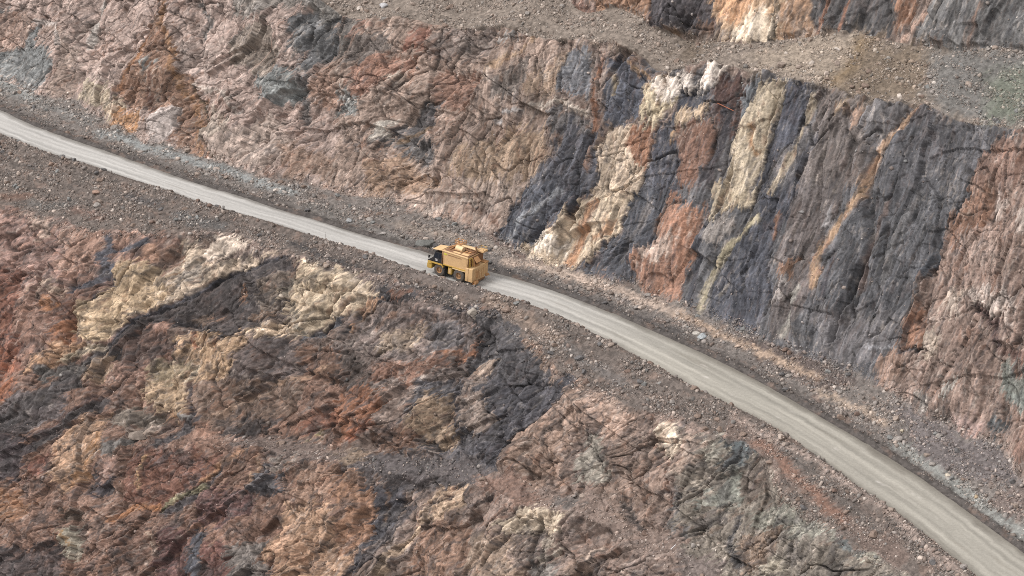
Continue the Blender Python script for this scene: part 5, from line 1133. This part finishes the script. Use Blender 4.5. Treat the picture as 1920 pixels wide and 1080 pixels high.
def tri_mesh(name, V_, F_, C_, mat):
    me = bpy.data.meshes.new(name); me.vertices.add(len(V_)); me.vertices.foreach_set('co', V_.astype(np.float32).ravel())
    me.loops.add(F_.size); me.loops.foreach_set('vertex_index', F_.astype(np.int32).ravel()); me.polygons.add(len(F_)); me.polygons.foreach_set('loop_start', np.arange(0, F_.size, 3, dtype=np.int32)); me.update(calc_edges=True)
    at_ = me.attributes.new("tone", 'FLOAT_COLOR', 'POINT'); at_.data.foreach_set('color', np.concatenate([C_, np.ones((len(C_), 1))], 1).astype(np.float32).ravel()); me.materials.append(mat); return me
SV = stone_cloud(pick[mass], size[mass], RNG); sc_ = stone_col(pick[mass], RNG)
F_ = (ICO_F[None]+12*np.arange(len(mass))[:, None, None]).reshape(-1, 3)
me = tri_mesh("rubble", SV.reshape(-1, 3), F_, np.repeat(sc_, 12, 0), ROCKM)
o = bpy.data.objects.new("rubble", me); COL.objects.link(o); o["kind"] = "stuff"; o["label"] = "loose broken stone lying along the haul road, on the benches and ledges"
# a chiselled boulder: a subdivided block cut by random planes
def boulder_mesh(name, seed, tone, mat, cuts=9, flat=.7):
    r = np.random.default_rng(seed); bm = bmesh.new(); bmesh.ops.create_icosphere(bm, subdivisions=3, radius=1.0)
    pl = [(Vector(r.normal(size=3)).normalized(), r.uniform(.55, .85)) for _ in range(cuts)]
    sx = Vector((r.uniform(1.0, 1.3), r.uniform(.75, 1.0), flat))
    for v in bm.verts:
        p = v.co.copy()
        for n, d in pl:
            e = p.dot(n)-d
            if e > 0: p -= n*e
        v.co = Vector((p.x*sx.x, p.y*sx.y, p.z*sx.z))*(1+r.uniform(-.02, .02))
    me = bpy.data.meshes.new(name); bm.to_mesh(me); bm.free()
    at_ = me.attributes.new("tone", 'FLOAT_COLOR', 'POINT'); k = len(me.vertices); j = 1+.25*(r.random(k)-.5)
    at_.data.foreach_set('color', np.concatenate([np.array(tone)[None]*j[:, None], np.ones((k, 1))], 1).astype(np.float32).ravel()); me.materials.append(mat); return me
protos = [[boulder_mesh("loose_rock", 40+8*s_+t_, STONE_TONES[t_], ROCKM) for t_ in range(len(STONE_TONES))] for s_ in range(3)]
ZONES = {"in": ("angular loose rock in the rubble strip at the foot of the high wall", "rocks at the foot of the high wall"),
         "out": ("angular loose rock on the rubble bank along the outer edge of the haul road", "rocks on the outer road bank"),
         "bench": ("angular loose rock on the debris bench above the high wall", "rocks on the upper bench"),
         "ledge": ("angular loose rock on the debris ledge across the lower wall", "rocks on the lower ledge")}
for k in ind:
    i = int(pick[k]); zone = "bench" if BENCH[i] > .5 else "ledge" if LEDG[i] > .5 else "in" if V[i] > 0 else "out"
    t_ = int(np.argmin([np.abs(np.log(tn.mean()*RNG.uniform(.6, 1.0))-np.log(RGB[i].mean()*1.15))+.4*abs(tn[0]/tn[2]-RGB[i][0]/RGB[i][2]) for tn in STONE_TONES]))
    o = bpy.data.objects.new("loose_rock", protos[int(RNG.integers(0, 3))][t_]); COL.objects.link(o)
    o.location = POS[i]+grid_normal(np.array([i]))[0]*size[k]*.25; o.scale = [float(size[k]*1.1)]*3; o.rotation_euler = (RNG.uniform(-.4, .4), RNG.uniform(-.4, .4), RNG.uniform(0, 6.28))
    tag(o, ZONES[zone][0], "rock", ZONES[zone][1])
# boulders one can tell apart: (px, py, width, flatness, colour, label)
for n_, (px, py, wd, fl, c, lab) in enumerate([
    (797, 463, 1.55, .75, (122,122,118), "large smooth grey boulder at the inner road edge just ahead of the yellow truck"),
    (914, 494, .75, .55, (128,124,122), "flat grey slab at the inner road edge just behind the yellow truck"),
    (1306, 627, .75, .6, (196,190,176), "rounded pale cream boulder of the pair beside the road below the dark wall"),
    (1316, 632, .85, .7, (176,186,188), "upright bluish pale boulder of the pair beside the road below the dark wall"),
    (1463, 822, .62, .75, (190,170,152), "pinkish pale boulder on the outer edge of the road, larger of two"),
    (1469, 834, .42, .75, (178,158,142), "small pinkish boulder just below a larger one on the outer road edge"),
    (1691, 809, .45, .9, (206,192,158), "yellowish pale stone on dark soil under the right end of the high wall"),
    (1776, 894, .62, .6, (214,200,172), "whitish boulder among grey-green rubble on the inner road side"),
    (1830, 931, .5, .6, (196,168,126), "tan boulder among grey-green rubble near the lower right road"),
    (885, 589, 1.0, .8, (188,176,158), "square cream block lodged in dark debris below the truck"),
    (260, 818, 2.0, .42, (160,142,128), "big pale pinkish boulder resting on the ledge of the lower left wall"),
    (653, 415, .8, .5, (160,162,162), "flat bluish grey rock standing out of the inner road verge"),
    (717, 438, .6, .5, (176,168,160), "pale sliver of rock lying on the inner verge left of the boulder"),
    (97, 310, .6, .9, (176,142,122), "rounded pink boulder on dark soil below the upper left road"),
    (178, 362, .85, .6, (182,142,120), "broad pink boulder on the soil bank left of the white patch"),
    (612, 481, .62, .8, (196,178,164), "pale pink boulder on the dark rubble bank left of the truck"),
    (718, 13, .95, .6, (190,192,192), "whitish blue boulder at the top edge on the upper debris bench")]):
    P, C_, i = ground(px, py)
    o = bpy.data.objects.new("boulder", boulder_mesh("boulder", 900+n_, lin(c)*ALB, ROCKM, 11, fl)); COL.objects.link(o)
    o.location = Vector(P)+Vector((0, 0, wd*fl*.35)); o.scale = (wd,)*3; o.rotation_euler = (0, 0, n_*1.3); tag(o, lab, "boulder")
# small man-made leftovers
def rod(name, p, q, r, mat, label, cat, lift=.25):
    pts = [Vector(ground(p[0]+(q[0]-p[0])*t, p[1]+(q[1]-p[1])*t)[0])+Vector((-.5, -.5, .4))*lift for t in np.linspace(0, 1, 7)]
    m = MB()
    for a, b in zip(pts[:-1], pts[1:]): m.tube(a, b, r, k=6)
    return tag(m.build(name, mat), label, cat)
M_PALE = paint("pale_rope", (214,186,170), .9, amount=.3); M_PIPE = paint("rusted_rod", (172,104,76), .8)
rod("cable", (577, 10), (465, 137), .05, M_PALE, "thin pale cable hanging slantwise down the upper left rock face", "cable", .5)
pA_, pB_ = [Vector(ground(*p)[0])+Vector((-.5, -.6, .3)) for p in ((1351, 196), (1378, 208))]
tag(MB().tube(pA_, pB_, .07, k=6).build("steel_rod", M_PIPE), "rusty rod sticking out of the dark red rock near the white blocks", "rod")
pA_, pB_ = [Vector(ground(*p)[0])+Vector((-.3, -.3, .35)) for p in ((1260, 1031), (1269, 1024))]
tag(MB().tube(pA_, pB_, .07, k=6).build("timber_stake", M_WHITE), "short white stake lying on brown debris at the bottom of the lower wall", "stake")
for (px, py), lab in (((610, 451), "thin marker post on the outer road edge left of the truck"), ((531, 380), "thin pale marker post on the inner verge of the upper road"), ((1900, 1008), None)):
    if lab is None: continue
    P = Vector(ground(px, py)[0]); m = MB().tube(P-Vector((0, 0, .3)), P+Vector((0, 0, 1.5)), .035, k=6); o = m.build("marker_post", M_STEEL); tag(o, lab, "marker post")
    MB().tube(P+Vector((0, 0, 1.2)), P+Vector((0, 0, 1.4)), .05, k=6).build("reflector", M_WHITE, o)
